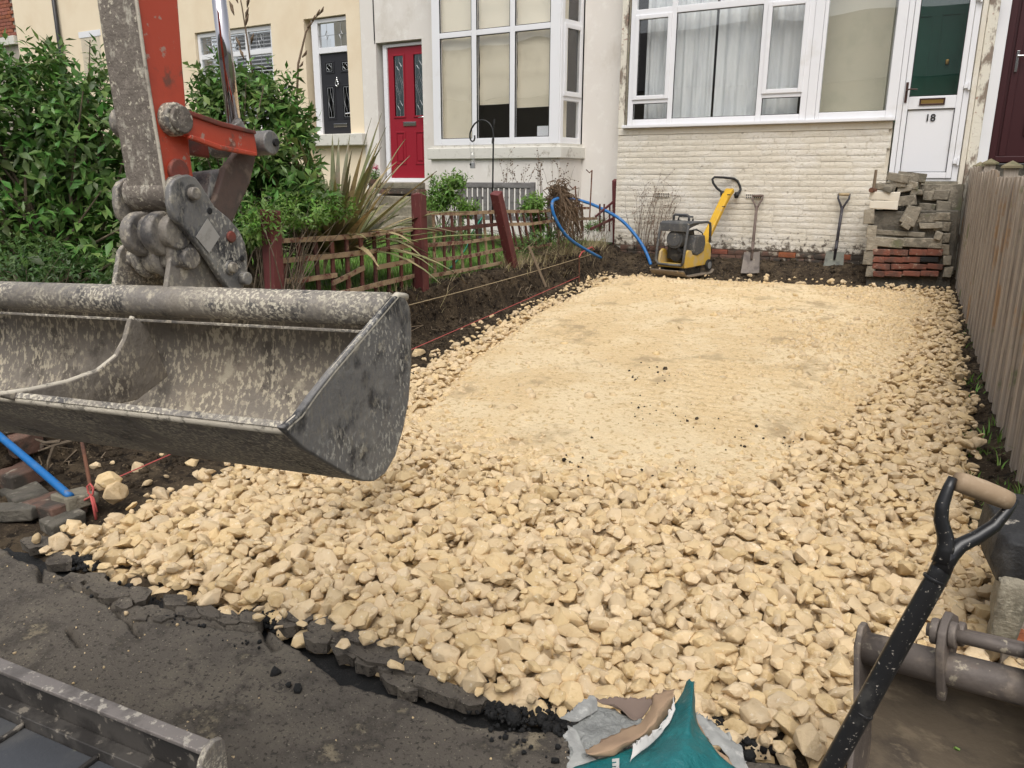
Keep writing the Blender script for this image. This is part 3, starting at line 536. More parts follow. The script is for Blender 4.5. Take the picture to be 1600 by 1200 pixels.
# curtains and the porch inside
cloth('curtain', -4.02, -3.06, 2.36, TOP, 11.10, NET, h18, 6, 0.022, 3, 0.0); cloth('curtain', -3.02, -1.92, 2.36, TOP, 11.10, NET, h18, 6, 0.02, 4, 0.0)
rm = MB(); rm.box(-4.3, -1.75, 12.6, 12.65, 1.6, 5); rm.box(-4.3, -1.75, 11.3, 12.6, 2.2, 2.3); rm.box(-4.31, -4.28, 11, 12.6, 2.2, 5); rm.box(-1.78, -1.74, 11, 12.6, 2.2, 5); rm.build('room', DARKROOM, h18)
MB().box(-1.73, -0.93, 11.45, 11.8, 1.5, 5).build('porch_wall', BEIGEW, h18); MB().box(-0.93, -0.865, 11.70, 11.76, 1.5, 5).build('door_casing', UPVC, h18)
gd = MB().box(-0.86, -0.09, 11.74, 11.79, 1.55, 5).build('inner_door', GREEND, h18, bevel=0.004)
ip = MB(); frame_rect(ip, -0.74, -0.50, 2.0, 3.6, 0.02, 11.725, 11.738); frame_rect(ip, -0.42, -0.18, 2.0, 3.6, 0.02, 11.725, 11.738); ip.build('moulding', GREEND, gd)
MB().box(-0.30, -0.26, 11.70, 11.738, 3.0, 3.06).build('knob', BRASS, gd, bevel=0.01)
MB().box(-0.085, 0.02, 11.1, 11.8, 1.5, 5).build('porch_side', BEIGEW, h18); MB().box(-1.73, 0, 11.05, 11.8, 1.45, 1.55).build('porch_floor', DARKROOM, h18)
# door 18
d = MB(); d.box(-0.732, -0.672, YE-0.03, YE+0.05, 1.58, TOP); d.box(-0.05, 0.012, YE-0.03, YE+0.05, 1.58, TOP); d.box(-0.672, -0.05, YE-0.02, YE+0.05, 1.58, 1.61); fr = d.build('door_frame', UPVC, h18, bevel=0.005)
d = MB(); yl = YE-0.042; d.box(-0.668, -0.612, yl, yl+0.06, 1.615, TOP); d.box(-0.112, -0.054, yl, yl+0.06, 1.615, TOP); d.box(-0.612, -0.112, yl+.002, yl+.058, 1.615, 1.685); d.box(-0.612, -0.112, yl+.002, yl+.058, 2.41, 2.555)
leaf = d.build('door', UPVC, h18, bevel=0.006)
MB().box(-0.612, -0.112, yl+0.018, yl+0.05, 1.685, 2.41).build('panel', UPVC, leaf)
g2 = MB(); frame_rect(g2, -0.612, -0.112, 1.685, 2.41, 0.007, yl+.004, yl+.019); frame_rect(g2, -0.612, -0.112, 2.555, TOP, 0.007, yl+.004, yl+.03); g2.build('gasket', RUBBER, leaf)
pane(-0.61, -0.114, 2.55, TOP, yl+0.03, leaf)
hd = MB(); hd.box(-0.660, -0.632, yl-0.012, yl, 2.49, 2.72); hd.tube([(-0.646, yl-0.01, 2.63), (-0.646, yl-0.055, 2.63), (-0.60, yl-0.06, 2.635), (-0.53, yl-0.06, 2.63)], 0.009, 8); hd.build('handle', BROWNM, leaf, bevel=0.003)
lb = MB(); frame_rect(lb, -0.495, -0.225, 2.452, 2.53, 0.018, yl-0.014, yl+.001); l2 = lb.build('letterbox', BROWNM, leaf, bevel=0.003); MB().box(-0.478, -0.242, yl-0.008, yl+.0005, 2.469, 2.513).build('flap', BRASS, l2)
def text_mesh(s, size, name, m, parent, origin, ex, ey, ez, depth=0.004):
    cu = bpy.data.curves.new(name, 'FONT'); cu.body = s; cu.size = size; cu.extrude = depth/2; cu.offset = 0.0016; to = bpy.data.objects.new(name+'_tmp', cu); scene.collection.objects.link(to)
    bpy.context.view_layer.update(); me = bpy.data.meshes.new_from_object(to); bpy.data.objects.remove(to)
    ex, ey, ez, O = map(lambda q: np.array(q, float), (ex, ey, ez, origin)); O = O-org(parent)
    for v in me.vertices: v.co = Vector((O+ex*v.co.x+ey*v.co.y+ez*v.co.z).tolist())
    me.materials.clear(); return link(name, me, m, parent)
text_mesh('18', 0.115, 'house_number', RUBBER, leaf, (-0.415, yl+0.013, 2.272), (1, 0, 0), (0, 0, 1), (0, -1, 0), 0.008)
for z in (1.78, 2.62, 3.55): MB().box(-0.055, 0.005, yl-0.018, yl, z, z+0.05).box(-0.012, 0.012, yl-0.03, yl+0.01, z-0.02, z+0.07).build('hinge', UPVC, fr, bevel=0.004)
MB().box(-0.745, 0.03, YE-0.06, 11.1, 1.49, 1.578).build('threshold', STONEY, h18, bevel=0.01)
MB().box(-0.75, 0.06, YE+0.02, 11.3, 0.2, 1.49).build('wall', GREYST, h18)
MB().box(-4.32, 0.3, YE+0.05, 11.4, TOP-0.02, 6.2).build('wall', CREAMP, h18)
FLAKE = mat('flaking_paint', (0.72, 0.68, 0.58), [((0.24, 0.19, 0.15), 7, 0.50, 0.60, 8, (1, 1, 0.5)), ((0.40, 0.27, 0.21), 16, 0.58, 0.68, 6)], rough=0.9, bump=0.8, bscale=30, dist=0.01)
MB().box(0.02, 0.075, YE-0.045, 11.2, 0.5, 6).build('drainpipe_boxing', CREAMP, h18, bevel=0.01); MB().box(0.077, 0.19, YE-0.02, 11.3, 0.5, 6).build('pier', FLAKE, h18, bevel=0.012)
MB().box(-4.33, -4.235, YE-0.005, 11.3, 2.29, 6).build('pier', FLAKE, h18, bevel=0.012); MB().tube([(-4.205, YE-0.01, 2.34), (-4.21, YE-0.015, 3.2), (-4.20, YE-0.01, 3.7), (-4.205, YE-0.015, 5)], 0.012, 6).build('cable', STONEY, h18)
# ---------------------------------------------------------------- next house with the maroon door
hm = thing('house', (0.9, 11.3, 0.5), 'house with maroon panelled front door behind the timber fence', 'house')
MB().box(0.192, 0.30, 11.0, 11.5, 0.4, 6).build('white_reveal', UPVC, hm); MB().box(1.25, 6.0, 11.05, 11.6, 0.2, 6.5).build('wall', CREAMP, hm); MB().box(0.30, 1.25, 11.2, 11.6, 0.2, 1.78).build('step_wall', GREYST, hm)
dm = MB().box(0.302, 1.25, 11.16, 11.21, 1.79, 4.9).build('door', MAROON, hm)
q = MB(); frame_rect(q, 0.304, 1.24, 1.80, 4.85, 0.07, 11.13, 11.159); q.box(0.405, 0.475, 11.135, 11.158, 1.87, 4.8); frame_rect(q, 0.62, 1.0, 2.1, 2.75, 0.03, 11.135, 11.158); frame_rect(q, 0.62, 1.0, 2.95, 3.75, 0.03, 11.135, 11.158); q.build('moulding', MAROON, dm, bevel=0.006)
pane(0.65, 0.97, 2.98, 3.72, 11.145, dm, DGLASS); MB().box(0.43, 0.455, 11.11, 11.134, 2.80, 3.03).tube([(0.442, 11.115, 2.97), (0.442, 11.08, 2.97), (0.56, 11.075, 2.965)], 0.011, 8).build('handle', CHROME, dm, bevel=0.004)
# ---------------------------------------------------------------- white house with the red door
YF = 11.2; YB_ = 10.7
hw = thing('house', (-7, 11.3, 0.6), 'white rendered house with red front door and tall bay window', 'house')
q = MB(); q.box(-9.20, -8.885, YF, 11.6, 0.3, 7.2); q.box(-8.885, -7.935, YF, 11.6, 3.81, 7.2); q.box(-8.885, -7.935, YF, 11.6, 0.3, 1.53); q.box(-7.935, -4.335, YF, 11.6, 0.3, 2.0); q.box(-7.935, -7.5, YF, 11.6, 2.0, 7.2); q.box(-5.02, -4.335, YF, 11.6, 2.0, 7.2); q.build('wall', WHITER, hw)
MB().box(-8.91, -8.895, YF-0.006, YF+.001, 3.8, 7.2).tube([(-8.9, YF-0.01, 7), (-8.905, YF-0.01, 5), (-8.9, YF-0.012, 3.85)], 0.008, 5).build('cable', RUBBER, hw)
bay = [(-7.62, YF+.05), (-7.44, YB_), (-5.15, YB_), (-5.0, YF+.05)]
def bayprism(off, z0, z1, m, name, bev=0.0):
    b = [(-7.62-off, YF+.05), (-7.44-off*.9, YB_-off), (-5.15+off*.9, YB_-off), (-5.0+off, YF+.05)]
    return MB().prism([(x, y, z0) for x, y in b], (0, 0, z1-z0)).build(name, m, hw, bevel=bev)
bayprism(0.0, 0.3, 1.89, WHITER, 'bay_wall'); bayprism(0.05, 1.89, 2.06, GREYR, 'stone_sill', 0.012); bayprism(0.01, 2.06, 2.10, GREYR, 'sill_bed')
q = MB(); y0, y1 = YB_+0.0, YB_+0.07
for a, b in ((-7.39, -7.245), (-6.665, -6.58), (-6.0, -5.915), (-5.335, -5.175)): q.box(a, b, y0, y1, 2.102, 5.2)
for a, b in ((-7.245, -6.665), (-6.58, -6.0), (-5.915, -5.335)): q.box(a, b, y0+.003, y1, 2.102, 2.20); q.box(a, b, y0+.003, y1, 3.675, 3.755)
bw = q.build('bay_window', UPVC, hw, bevel=0.007)
for a, b in ((-7.245, -6.665), (-6.58, -6.0), (-5.915, -5.335)):
    pane(a-.01, b+.01, 2.19, 3.68, YB_+0.03, bw); pane(a-.01, b+.01, 3.75, 5.2, YB_+0.03, bw)
    g = MB(); frame_rect(g, a, b, 2.20, 3.675, 0.008, YB_+.006, YB_+.028); frame_rect(g, a, b, 3.755, 5.2, 0.008, YB_+.006, YB_+.028); g.build('gasket', RUBBER, bw)
# angled side light of the bay
sx = np.array((-5.045+5.165, (YF+.0)-YB_-.02, 0)); sl = np.linalg.norm(sx); ex = sx/sl; en = np.array((ex[1], -ex[0], 0)); O = np.array((-5.168, YB_+0.02, 0))
def side(mb, s0, s1, z0, z1, d0, d1): mb.add([O+ex*s+en*d_+np.array((0, 0, z)) for s in (s0, s1) for d_ in (d0, d1) for z in (z0, z1)], [(0, 1, 3, 2), (4, 6, 7, 5), (0, 4, 5, 1), (2, 3, 7, 6), (0, 2, 6, 4), (1, 5, 7, 3)])
q = MB(); side(q, 0, 0.07, 2.102, 5.2, -.05, .01); side(q, sl-.06, sl, 2.102, 5.2, -.05, .01)
for a, b in ((2.102, 2.19), (2.70, 2.78), (3.70, 3.80)): side(q, .07, sl-.06, a, b, -.05, .008)
q.build('side_frame', UPVC, bw, bevel=0.006)
q = MB(); side(q, .05, .11, 2.76, 3.74, .01, .03); side(q, sl-.09, sl-.03, 2.76, 3.74, .01, .03); side(q, .11, sl-.09, 2.76, 2.83, .01, .028); side(q, .11, sl-.09, 3.68, 3.74, .01, .028); q.build('casement', UPVC, bw, bevel=0.006)
for a, b in ((2.18, 2.71), (2.82, 3.69), (3.79, 5.2)): q = MB(); side(q, .06, sl-.05, a, b, -.012, -.008); q.build('pane', GLASS, bw)
cloth('blind', -7.30, -6.64, 2.17, 5.2, 10.83, BLIND, hw, hfold=0.30); cloth('blind', -6.60, -5.975, 2.695, 5.2, 10.83, BLIND, hw, hfold=0.31); cloth('blind', -5.94, -5.28, 2.63, 5.2, 10.83, BLIND, hw, hfold=0.31)
q = MB(); side(q, .04, .30, 2.15, 5.2, -.14, -.12); q.build('blind', BLIND, hw)
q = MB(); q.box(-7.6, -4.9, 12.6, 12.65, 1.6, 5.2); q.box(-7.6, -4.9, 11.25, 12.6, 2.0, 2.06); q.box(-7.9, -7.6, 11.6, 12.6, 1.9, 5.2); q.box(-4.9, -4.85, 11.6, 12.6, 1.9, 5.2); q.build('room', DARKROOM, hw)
MB().box(-5.60, -5.36, 10.84, 10.92, 2.12, 2.36).build('windowsill_box', UPVC, hw, bevel=0.005)
bayprism(0.06, 5.2, 7.0, WHITER, 'bay_upper')
# red door
yd = YF+0.10
q = MB(); q.box(-8.80, -8.715, yd-.03, yd+.06, 1.56, 3.78); q.box(-7.94, -7.83, yd-.03, yd+.06, 1.56, 3.78); q.box(-8.715, -7.94, yd-.028, yd+.06, 3.735, 3.78); q.box(-8.82, -7.83, yd-.06, yd+.06, 1.535, 1.60); rf = q.build('door_frame', UPVC, hw, bevel=0.006)
q = MB(); xa, xb = -8.712, -7.85; gl = [(-8.60, -8.385), (-8.185, -7.97)]
q.box(xa, gl[0][0], yd, yd+.045, 1.605, 3.733); q.box(gl[0][1], gl[1][0], yd, yd+.045, 1.605, 3.733); q.box(gl[1][1], xb, yd, yd+.045, 1.605, 3.733)
for a, b in gl: q.box(a, b, yd+.001, yd+.045, 1.605, 2.62); q.box(a, b, yd+.001, yd+.045, 3.60, 3.733)
rd = q.build('door', REDDOOR, hw)
for a, b in gl:
    m_ = MB(); frame_rect(m_, a-.02, b+.02, 2.60, 3.62, 0.028, yd-.014, yd-.0005); m_.build('moulding', REDDOOR, rd, bevel=0.006)
    gp = pane(a, b, 2.61, 3.61, yd+.02, rd, DGLASS); ld = MB(); cx = (a+b)/2; yy = yd+.012
    def dia(z, w, h, r=0.005): ld.tube([(cx-w, yy, z), (cx, yy, z+h), (cx+w, yy, z), (cx, yy, z-h), (cx-w, yy, z)], r, 5)
    dia(3.12, .055, .13); dia(3.12, .085, .20, .004); dia(3.43, .05, .07); dia(2.80, .05, .08)
    ld.tube([(cx, yy, 3.32), (cx, yy, 3.36)], .004, 5); ld.tube([(cx, yy, 2.62), (cx, yy, 2.72)], .004, 5); ld.tube([(cx, yy, 2.88), (cx, yy, 2.92)], .004, 5); ld.tube([(cx, yy, 3.5), (cx, yy, 3.6)], .004, 5); ld.tube([(a+.03, yy, 2.62), (a+.03, yy, 3.6)], .0035, 5); ld.tube([(b-.03, yy, 2.62), (b-.03, yy, 3.6)], .0035, 5); ld.build('leading', LEAD, rd)
    m_ = MB(); frame_rect(m_, a+.0, b+.0, 1.83, 2.38, 0.03, yd-.012, yd-.0005); m_.box(a+.06, b-.06, yd-.012, yd-.0005, 1.89, 2.32); m_.build('panel', REDDOOR, rd, bevel=0.008)
MB().box(-8.42, -8.15, yd-.016, yd-.0005, 2.465, 2.535).box(-8.40, -8.17, yd-.022, yd-.0162, 2.482, 2.518).build('letterbox', CHROME, rd, bevel=0.004)
MB().tube([(-7.955, yd-.002, 2.60), (-7.955, yd-.055, 2.60), (-8.07, yd-.055, 2.592)], .011, 8).build('handle', CHROME, rd, smooth=True)
MB().box(-8.87, -7.93, YF-0.16, YF+.04, 1.42, 1.525).build('door_step', STONEY, hw, bevel=0.012)
MB().box(-8.86, -7.9, YF-0.22, YF+.0, 1.335, 1.415).build('door_step', DBRICK, hw, bevel=0.01)
for i in range(5): MB().box(-9.0, -7.75, YF-0.30-0.27*i, YF-0.02-0.27*i, 0.4, 1.30-0.155*i).build('step', STONEY, hw, bevel=0.02)
# ---------------------------------------------------------------- cream house with the black door
hc = thing('house', (-13, 11.4, 2.0), 'pale yellow rendered house with black front door and leaded window', 'house')
q = MB(); q.box(-19.24, -13.32, YF, 11.6, 0.8, 7.4); q.box(-13.32, -11.28, YF, 11.6, 4.32, 7.4); q.box(-13.32, -11.28, YF, 11.6, 0.8, 2.5); q.box(-11.28, -10.48, YF, 11.6, 0.8, 7.4); q.box(-10.48, -9.51, YF, 11.6, 4.32, 7.4); q.box(-10.48, -9.51, YF, 11.6, 0.8, 2.36); q.box(-9.51, -9.203, YF, 11.6, 0.8, 7.4); q.build('wall', YELR, hc)
q = MB(); y0, y1 = YF+.05, YF+.11; frame_rect(q, -13.31, -11.29, 2.5, 4.30, 0.07, y0, y1); q.box(-13.24, -11.36, y0+.002, y1, 3.83, 3.92)
for x in (-12.66, -11.98): q.box(x-.04, x+.04, y0+.001, y1-.001, 2.57, 4.23)
cw = q.build('window', UPVC, hc, bevel=0.006)
for a, b in ((-13.24, -12.70), (-12.62, -12.02), (-11.94, -11.36)):
    pane(a, b, 3.92, 4.23, y0+.03, cw); pane(a, b, 2.57, 3.83, y0+.03, cw); cx = (a+b)/2; ld = MB(); yy = y0+.024
    for z in (4.0, 4.15): ld.tube([(a, yy, z), (b, yy, z)], .005, 4)
    for x in (cx-.09, cx+.09): ld.tube([(x, yy, 3.93), (x, yy, 4.22)], .005, 4)
    ld.tube([(cx-.05, yy, 4.075), (cx, yy, 4.2), (cx+.05, yy, 4.075), (cx, yy, 3.95), (cx-.05, yy, 4.075)], .006, 4)
    ld.tube([(cx-.05, yy, 3.4), (cx, yy, 3.6), (cx+.05, yy, 3.4), (cx, yy, 3.2), (cx-.05, yy, 3.4)], .006, 4); ld.tube([(cx, yy, 3.6), (cx, yy, 3.83)], .005, 4); ld.build('leading', LEAD, cw)
q = MB()
for i in range(26): q.obox((-12.3, YF+.22, 2.58+.066*i), (1.9, .05, .006), rotm(.55, 0, 0))
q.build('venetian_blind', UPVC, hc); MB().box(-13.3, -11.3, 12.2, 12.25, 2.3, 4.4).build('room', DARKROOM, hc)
yd = YF+.09; q = MB(); q.box(-10.36, -10.215, yd-.04, yd+.06, 2.36, 4.30); q.box(-9.53, -9.45, yd-.04, yd+.06, 2.36, 4.3); q.box(-10.215, -9.53, yd-.038, yd+.06, 4.235, 4.30); q.box(-10.215, -9.53, yd-.038, yd+.06, 3.735, 3.83); cf = q.build('door_frame', UPVC, hc, bevel=0.006)
pane(-10.22, -9.52, 3.83, 4.24, yd, cf, GLASS, 'fanlight'); MB().box(-10.3, -9.4, yd+.5, yd+.55, 2.3, 4.4).build('hall', BEIGEW, hc)
ld = MB(); yy = yd-.008
for x in (-10.03, -9.71): ld.tube([(x, yy, 3.83), (x, yy, 4.24)], .005, 4); ld.tube([(x-.035, yy, 4.03), (x, yy, 4.11), (x+.035, yy, 4.03), (x, yy, 3.95), (x-.035, yy, 4.03)], .007, 4)
ld.tube([(-10.22, yy, 4.03), (-9.52, yy, 4.03)], .004, 4); ld.build('leading', LEAD, cf)
bd = MB().box(-10.212, -9.45, yd+.0, yd+.045, 2.36, 3.732).build('door', BLKDOOR, hc)
for a, b in ((-10.12, -9.90), (-9.75, -9.53)):
    for z0, z1 in ((3.40, 3.60), (2.62, 3.20)):
        m_ = MB(); frame_rect(m_, a, b, z0, z1, .025, yd-.012, yd-.0005); pp = m_.build('panel', BLKDOOR, bd, bevel=.005); pane(a+.025, b-.025, z0+.025, z1-.025, yd-.006, bd, DGLASS)
        ld = MB(); cx, cz = (a+b)/2, (z0+z1)/2; hh = (z1-z0)/2-.035; ld.tube([(cx-.05, yd-.01, cz), (cx, yd-.01, cz+hh*.7), (cx+.05, yd-.01, cz), (cx, yd-.01, cz-hh*.7), (cx-.05, yd-.01, cz)], .004, 4); frame_rect(ld, a+.045, b-.045, cz-hh, cz+hh, .007, yd-.012, yd-.008); ld.tube([(cx, yd-.01, cz+hh*.7), (cx, yd-.01, cz+hh)], .004, 4); ld.tube([(cx, yd-.01, cz-hh), (cx, yd-.01, cz-hh*.7)], .004, 4); ld.build('leading', LEAD, bd)
ring = [(-9.83+.032*math.cos(t), yd-.035, 3.22+.045*math.sin(t)) for t in np.linspace(0, 6.283, 15)]; MB().tube(ring, .010, 6).cyl((-9.83, yd-.002, 3.28), (-9.83, yd-.04, 3.28), .018, 10).cyl((-9.83, yd-.03, 3.27), (-9.83, yd-.03, 3.34), .012, 8, .003).build('knocker', CHROME, bd, smooth=True)
MB().box(-9.97, -9.66, yd-.016, yd-.0005, 2.49, 2.55).build('letterbox', CHROME, bd, bevel=.004); MB().tube([(-9.52, yd-.002, 2.72), (-9.52, yd-.05, 2.72), (-9.65, yd-.05, 2.71)], .011, 6).build('handle', CHROME, bd)
MB().box(-10.55, -9.15, YF-.14, YF+.06, 2.16, 2.358).build('door_step', GREYR, hc, bevel=.012); MB().cyl((-10.9, YF-.09, 3.0), (-10.9, YF-.09, 3.22), .045, 12).box(-10.92, -10.88, YF-.06, YF+.001, 3.05, 3.2).build('wall_lamp', CHROME, hc)
MB().box(-10.95, -10.72, YF-.02, YF+.001, 2.72, 2.88).build('house_plaque', LEAD, hc, bevel=.006)
PIPE = mat('drainpipe', (0.02, 0.018, 0.02), rough=0.4); dp = MB().tube([(-17.57, YF-.07, 1.0), (-17.57, YF-.07, 7)], .045, 10); [dp.box(-17.64, -17.50, YF-.05, YF+.001, z, z+.06) for z in (2.2, 4.0, 5.6)]; dp.build('drainpipe', PIPE, hc, smooth=True)
MB().box(-16.95, -16.2, YF-.01, YF+.05, 4.5, 4.62).build('window_head', UPVC, hc); pane(-16.9, -16.25, 3.4, 4.5, YF-.006, hc)
# ---------------------------------------------------------------- red brick house at the far left
hb = thing('house', (-21, 11.3, 2.0), 'red brick house at the far left edge beyond the shrub', 'house'); wb = MB().box(-26, -19.26, YF+.03, 11.7, 1.0, 7.4).build('wall', MORTAR, hb)
bmm = [brick_mesh(0.215, 0.066, 0.06, 900+j, RBRICK, 0.002) for j in range(3)]
for r in range(19):
    for i in range(7): place(bmm[(r*3+i) % 3], 'brick', wb, (-19.37-0.226*i-(0.113 if r % 2 else 0), YF+.027, 4.78+.076*r))
MB().box(-26, -19.28, YF-.07, YF+.03, 4.55, 4.735).build('stone_sill', GREYR, hb, bevel=.01)
# ---------------------------------------------------------------- terrace across the street (seen in the window reflections)
ho = thing('house', (-4, -14, 0), 'brick terrace across the street, seen only mirrored in the window panes', 'house')
MB().box(-60, 45, -20, -13.5, -0.3, 5.6).build('wall', OPPW, ho)
MB().prism([(-60, -13.1, 5.5), (-60, -20.4, 5.5), (-60, -16.75, 8.6)], (105, 0, 0)).build('roof', SLATE, ho)
for x in range(-54, 44, 9): MB().box(x, x+1.1, -17.2, -16.3, 7.9, 10.0).build('chimney', OPPW, ho)
# ================================================================ excavator arm with grading bucket (stands behind the camera, reaching in from the left)
STEEL = mat('muddy_steel', (0.22, 0.20, 0.178), [((0.245, 0.217, 0.182), 4, 0.45, 0.62, 7), ((0.085, 0.08, 0.078), 11, 0.52, 0.64, 8), ((0.36, 0.325, 0.26), 100, 0.50, 0.62, 8, (1, 1, 0.6), (7, .34, .52)), ((0.48, 0.43, 0.34), 30, 0.58, 0.68, 11), ((0.60, 0.55, 0.44), 150, 0.50, 0.59, 4, (1, 1, 1), (5, .40, .56))], rough=0.55, metal=0.15, bump=0.6, bscale=45, dist=0.006, rlayer=0.9)
STEELD = mat('scratched_dark_steel', (0.19, 0.184, 0.178), [((0.26, 0.248, 0.226), 6, 0.46, 0.62, 9, (1, 1, 2)), ((0.05, 0.05, 0.053), 14, 0.5, 0.64, 9), ((0.24, 0.225, 0.195), 130, 0.50, 0.63, 8, (1, 1, 0.35), (8, .40, .58)), ((0.42, 0.38, 0.30), 26, 0.59, 0.69, 12, (1, 1, 1), (6, .38, .55)), ((0.50, 0.47, 0.40), 150, 0.53, 0.61, 5, (1, 1, .6), (6, .42, .58))], rough=0.48, metal=0.2, bump=0.5, bscale=55, dist=0.004, rlayer=0.85)
MUDIN = mat('caked_inside', (0.20, 0.175, 0.145), [((0.25, 0.212, 0.165), 3.5, 0.45, 0.62, 7), ((0.11, 0.093, 0.076), 9, 0.52, 0.64, 8), ((0.50, 0.44, 0.33), 110, 0.50, 0.60, 7, (1, 1, 0.5), (6, .38, .56)), ((0.42, 0.37, 0.28), 14, 0.59, 0.69, 12)], rough=0.82, bump=0.7, bscale=45, dist=0.006)
EDGE = mat('dusty_edge', (0.54, 0.49, 0.40), [((0.22, 0.20, 0.165), 45, 0.55, 0.64, 9), ((0.34, 0.305, 0.25), 9, 0.52, 0.64, 8), ((0.60, 0.55, 0.44), 30, 0.55, 0.72, 6)], rough=0.8, bump=0.5, bscale=60, dist=0.004)
REDP = mat('orange_red_machine_paint', (0.55, 0.072, 0.032), [((0.42, 0.058, 0.03), 4, 0.48, 0.64, 6), ((0.20, 0.07, 0.045), 10, 0.58, 0.67, 10), ((0.45, 0.28, 0.22), 45, 0.61, 0.68, 6)], rough=0.45, bump=0.2, bscale=40, dist=0.003)
REDDIRT = mat('dirty_red_paint', (0.24, 0.05, 0.032), [((0.09, 0.055, 0.045), 7, 0.45, 0.62, 8), ((0.34, 0.07, 0.04), 14, 0.55, 0.72, 6), ((0.30, 0.24, 0.18), 50, 0.64, 0.73, 6)], rough=0.65, bump=0.4, bscale=50, dist=0.005)
ARMUD = mat('arm_caked_mud', (0.19, 0.162, 0.135), [((0.135, 0.115, 0.098), 5, 0.45, 0.62, 7, (1, 1, 0.4)), ((0.42, 0.385, 0.32), 45, 0.54, 0.63, 11, (1, 1, 0.45)), ((0.25, 0.215, 0.18), 90, 0.52, 0.64, 6), ((0.58, 0.53, 0.42), 110, 0.585, 0.65, 6)], rough=0.88, bump=0.8, bscale=36, dist=0.008)
LINKM = mat('brown_grimy_steel', (0.13, 0.085, 0.068), [((0.075, 0.06, 0.052), 8, 0.46, 0.62, 8), ((0.22, 0.16, 0.12), 16, 0.55, 0.66, 8), ((0.30, 0.07, 0.035), 5, 0.62, 0.70, 6)], rough=0.75, bump=0.4)
ROD = mat('chrome_rod', (0.62, 0.60, 0.62), rough=0.07, metal=1.0)
SILVER = mat('silver_sticker', (0.50, 0.48, 0.45), [((0.36, 0.33, 0.30), 30, 0.5, 0.7)], rough=0.4, metal=0.4)
AX = np.array([-0.994, -0.11, -0.034]); AX /= np.linalg.norm(AX)
PR = atD(600, 465, 1.30)
def oa(u, v, a): return onp(u, v, PR+AX*a, AX)
ex_ = thing('excavator_arm', PR+AX*0.56-np.array((0, 0, 0.4)), 'red and mud-grey excavator arm holding a wide grading bucket over the pit edge', 'excavator')
def plate(pts, a0, a1, m, name, parent, bevel=0.004): return MB().prism([oa(u, v, a0) for u, v in pts], AX*(a1-a0)).build(name, m, parent, bevel=bevel)
W = 1.13
outl = [(440, 668), (475, 700), (510, 722), (545, 742), (568, 752), (585, 752), (602, 740), (618, 712), (631, 668), (639, 625), (643, 570), (643, 510), (641, 482), (634, 466), (624, 461)]
inner = [oa(u, v, 0.0) for u, v in outl]
cen = np.mean(inner, 0)
# bucket shell: thickened profile swept along the bucket width
def shell(a0, a1, t=0.010):
    P0 = np.array(inner); n = len(P0); Bv = np.cross(AX, np.array((0, 0, 1.0))); Bv /= np.linalg.norm(Bv); Uv = np.cross(Bv, AX)
    nin = []
    for i in range(n):
        tg = P0[min(i+1, n-1)]-P0[max(i-1, 0)]; nn = np.cross(tg, AX); nn /= np.linalg.norm(nn)
        if np.dot(nn, cen-P0[i]) < 0: nn = -nn
        nin.append(P0[i]+nn*t)
    mb = MB(); ns = 14
    for k in range(ns+1):
        a = a0+(a1-a0)*k/ns; mb.v += [tuple(p+AX*a) for p in P0]+[tuple(p+AX*a) for p in nin]
    for k in range(ns):
        b0, b1 = k*2*n, (k+1)*2*n
        for i in range(n-1):
            mb.f.append((b0+i, b0+i+1, b1+i+1, b1+i)); mb.f.append((b0+n+i, b1+n+i, b1+n+i+1, b0+n+i+1))
        mb.f.append((b0, b1, b1+n, b0+n)); mb.f.append((b0+n-1, b0+2*n-1, b1+2*n-1, b1+n-1))
    mb.f.append(tuple(range(n))+tuple(range(2*n-1, n-1, -1))); e = ns*2*n; mb.f.append(tuple(e+i for i in range(n-1, -1, -1))+tuple(e+n+i for i in range(n)))
    return mb
bk = shell(0.002, W-0.002).build('bucket', MUDIN, ex_, smooth=True); bk['label'] = 'wide dusty steel grading bucket'
bk.data.materials.append(STEEL)
bk.data.set_sharp_from_angle(angle=math.radians(45))
for p in bk.data.polygons:                                                    # outer skin: bare scratched steel
    c = np.array(p.center)+org(bk); rel = c-(cen+AX*np.dot(c-cen, AX))
    if np.dot(np.array(p.normal), rel) > 0: p.material_index = 1
side_o = [(440, 668), (452, 661), (465, 650), (490, 616), (520, 578), (550, 543), (580, 508), (605, 478), (618, 463)]+outl[::-1][:-1]
sp_ = plate(side_o, -0.012, 0.0, STEELD, 'side_plate', bk, 0.003)
plate([(u, v) for u, v in side_o], W, W+0.012, STEELD, 'side_plate', bk, 0.003)
MB().tube([oa(u, v, -0.006) for u, v in [(444, 671), (452, 663), (467, 650), (491, 616), (521, 578), (551, 543), (581, 508), (606, 478), (620, 462), (634, 464)]], 0.0066, 8).build('wear_edge', EDGE, sp_, smooth=True)
# cutting lip and top tube
lip0, lip1 = oa(447, 671, 0.0), oa(447, 671, 0.0)+AX*W
MB().tube([lip0, lip0*0.5+lip1*0.5, lip1], 0.0085, 8).build('cutting_edge', EDGE, bk, smooth=True)
top0 = oa(607, 484, 0.0); MB().tube([top0, top0+AX*W*.5, top0+AX*W], 0.030, 20).build('top_tube', STEEL, bk, smooth=True)
w0 = oa(598, 520, 0.0); MB().tube([w0, w0+AX*W], 0.0028, 5).build('weld_seam', STEEL, bk)
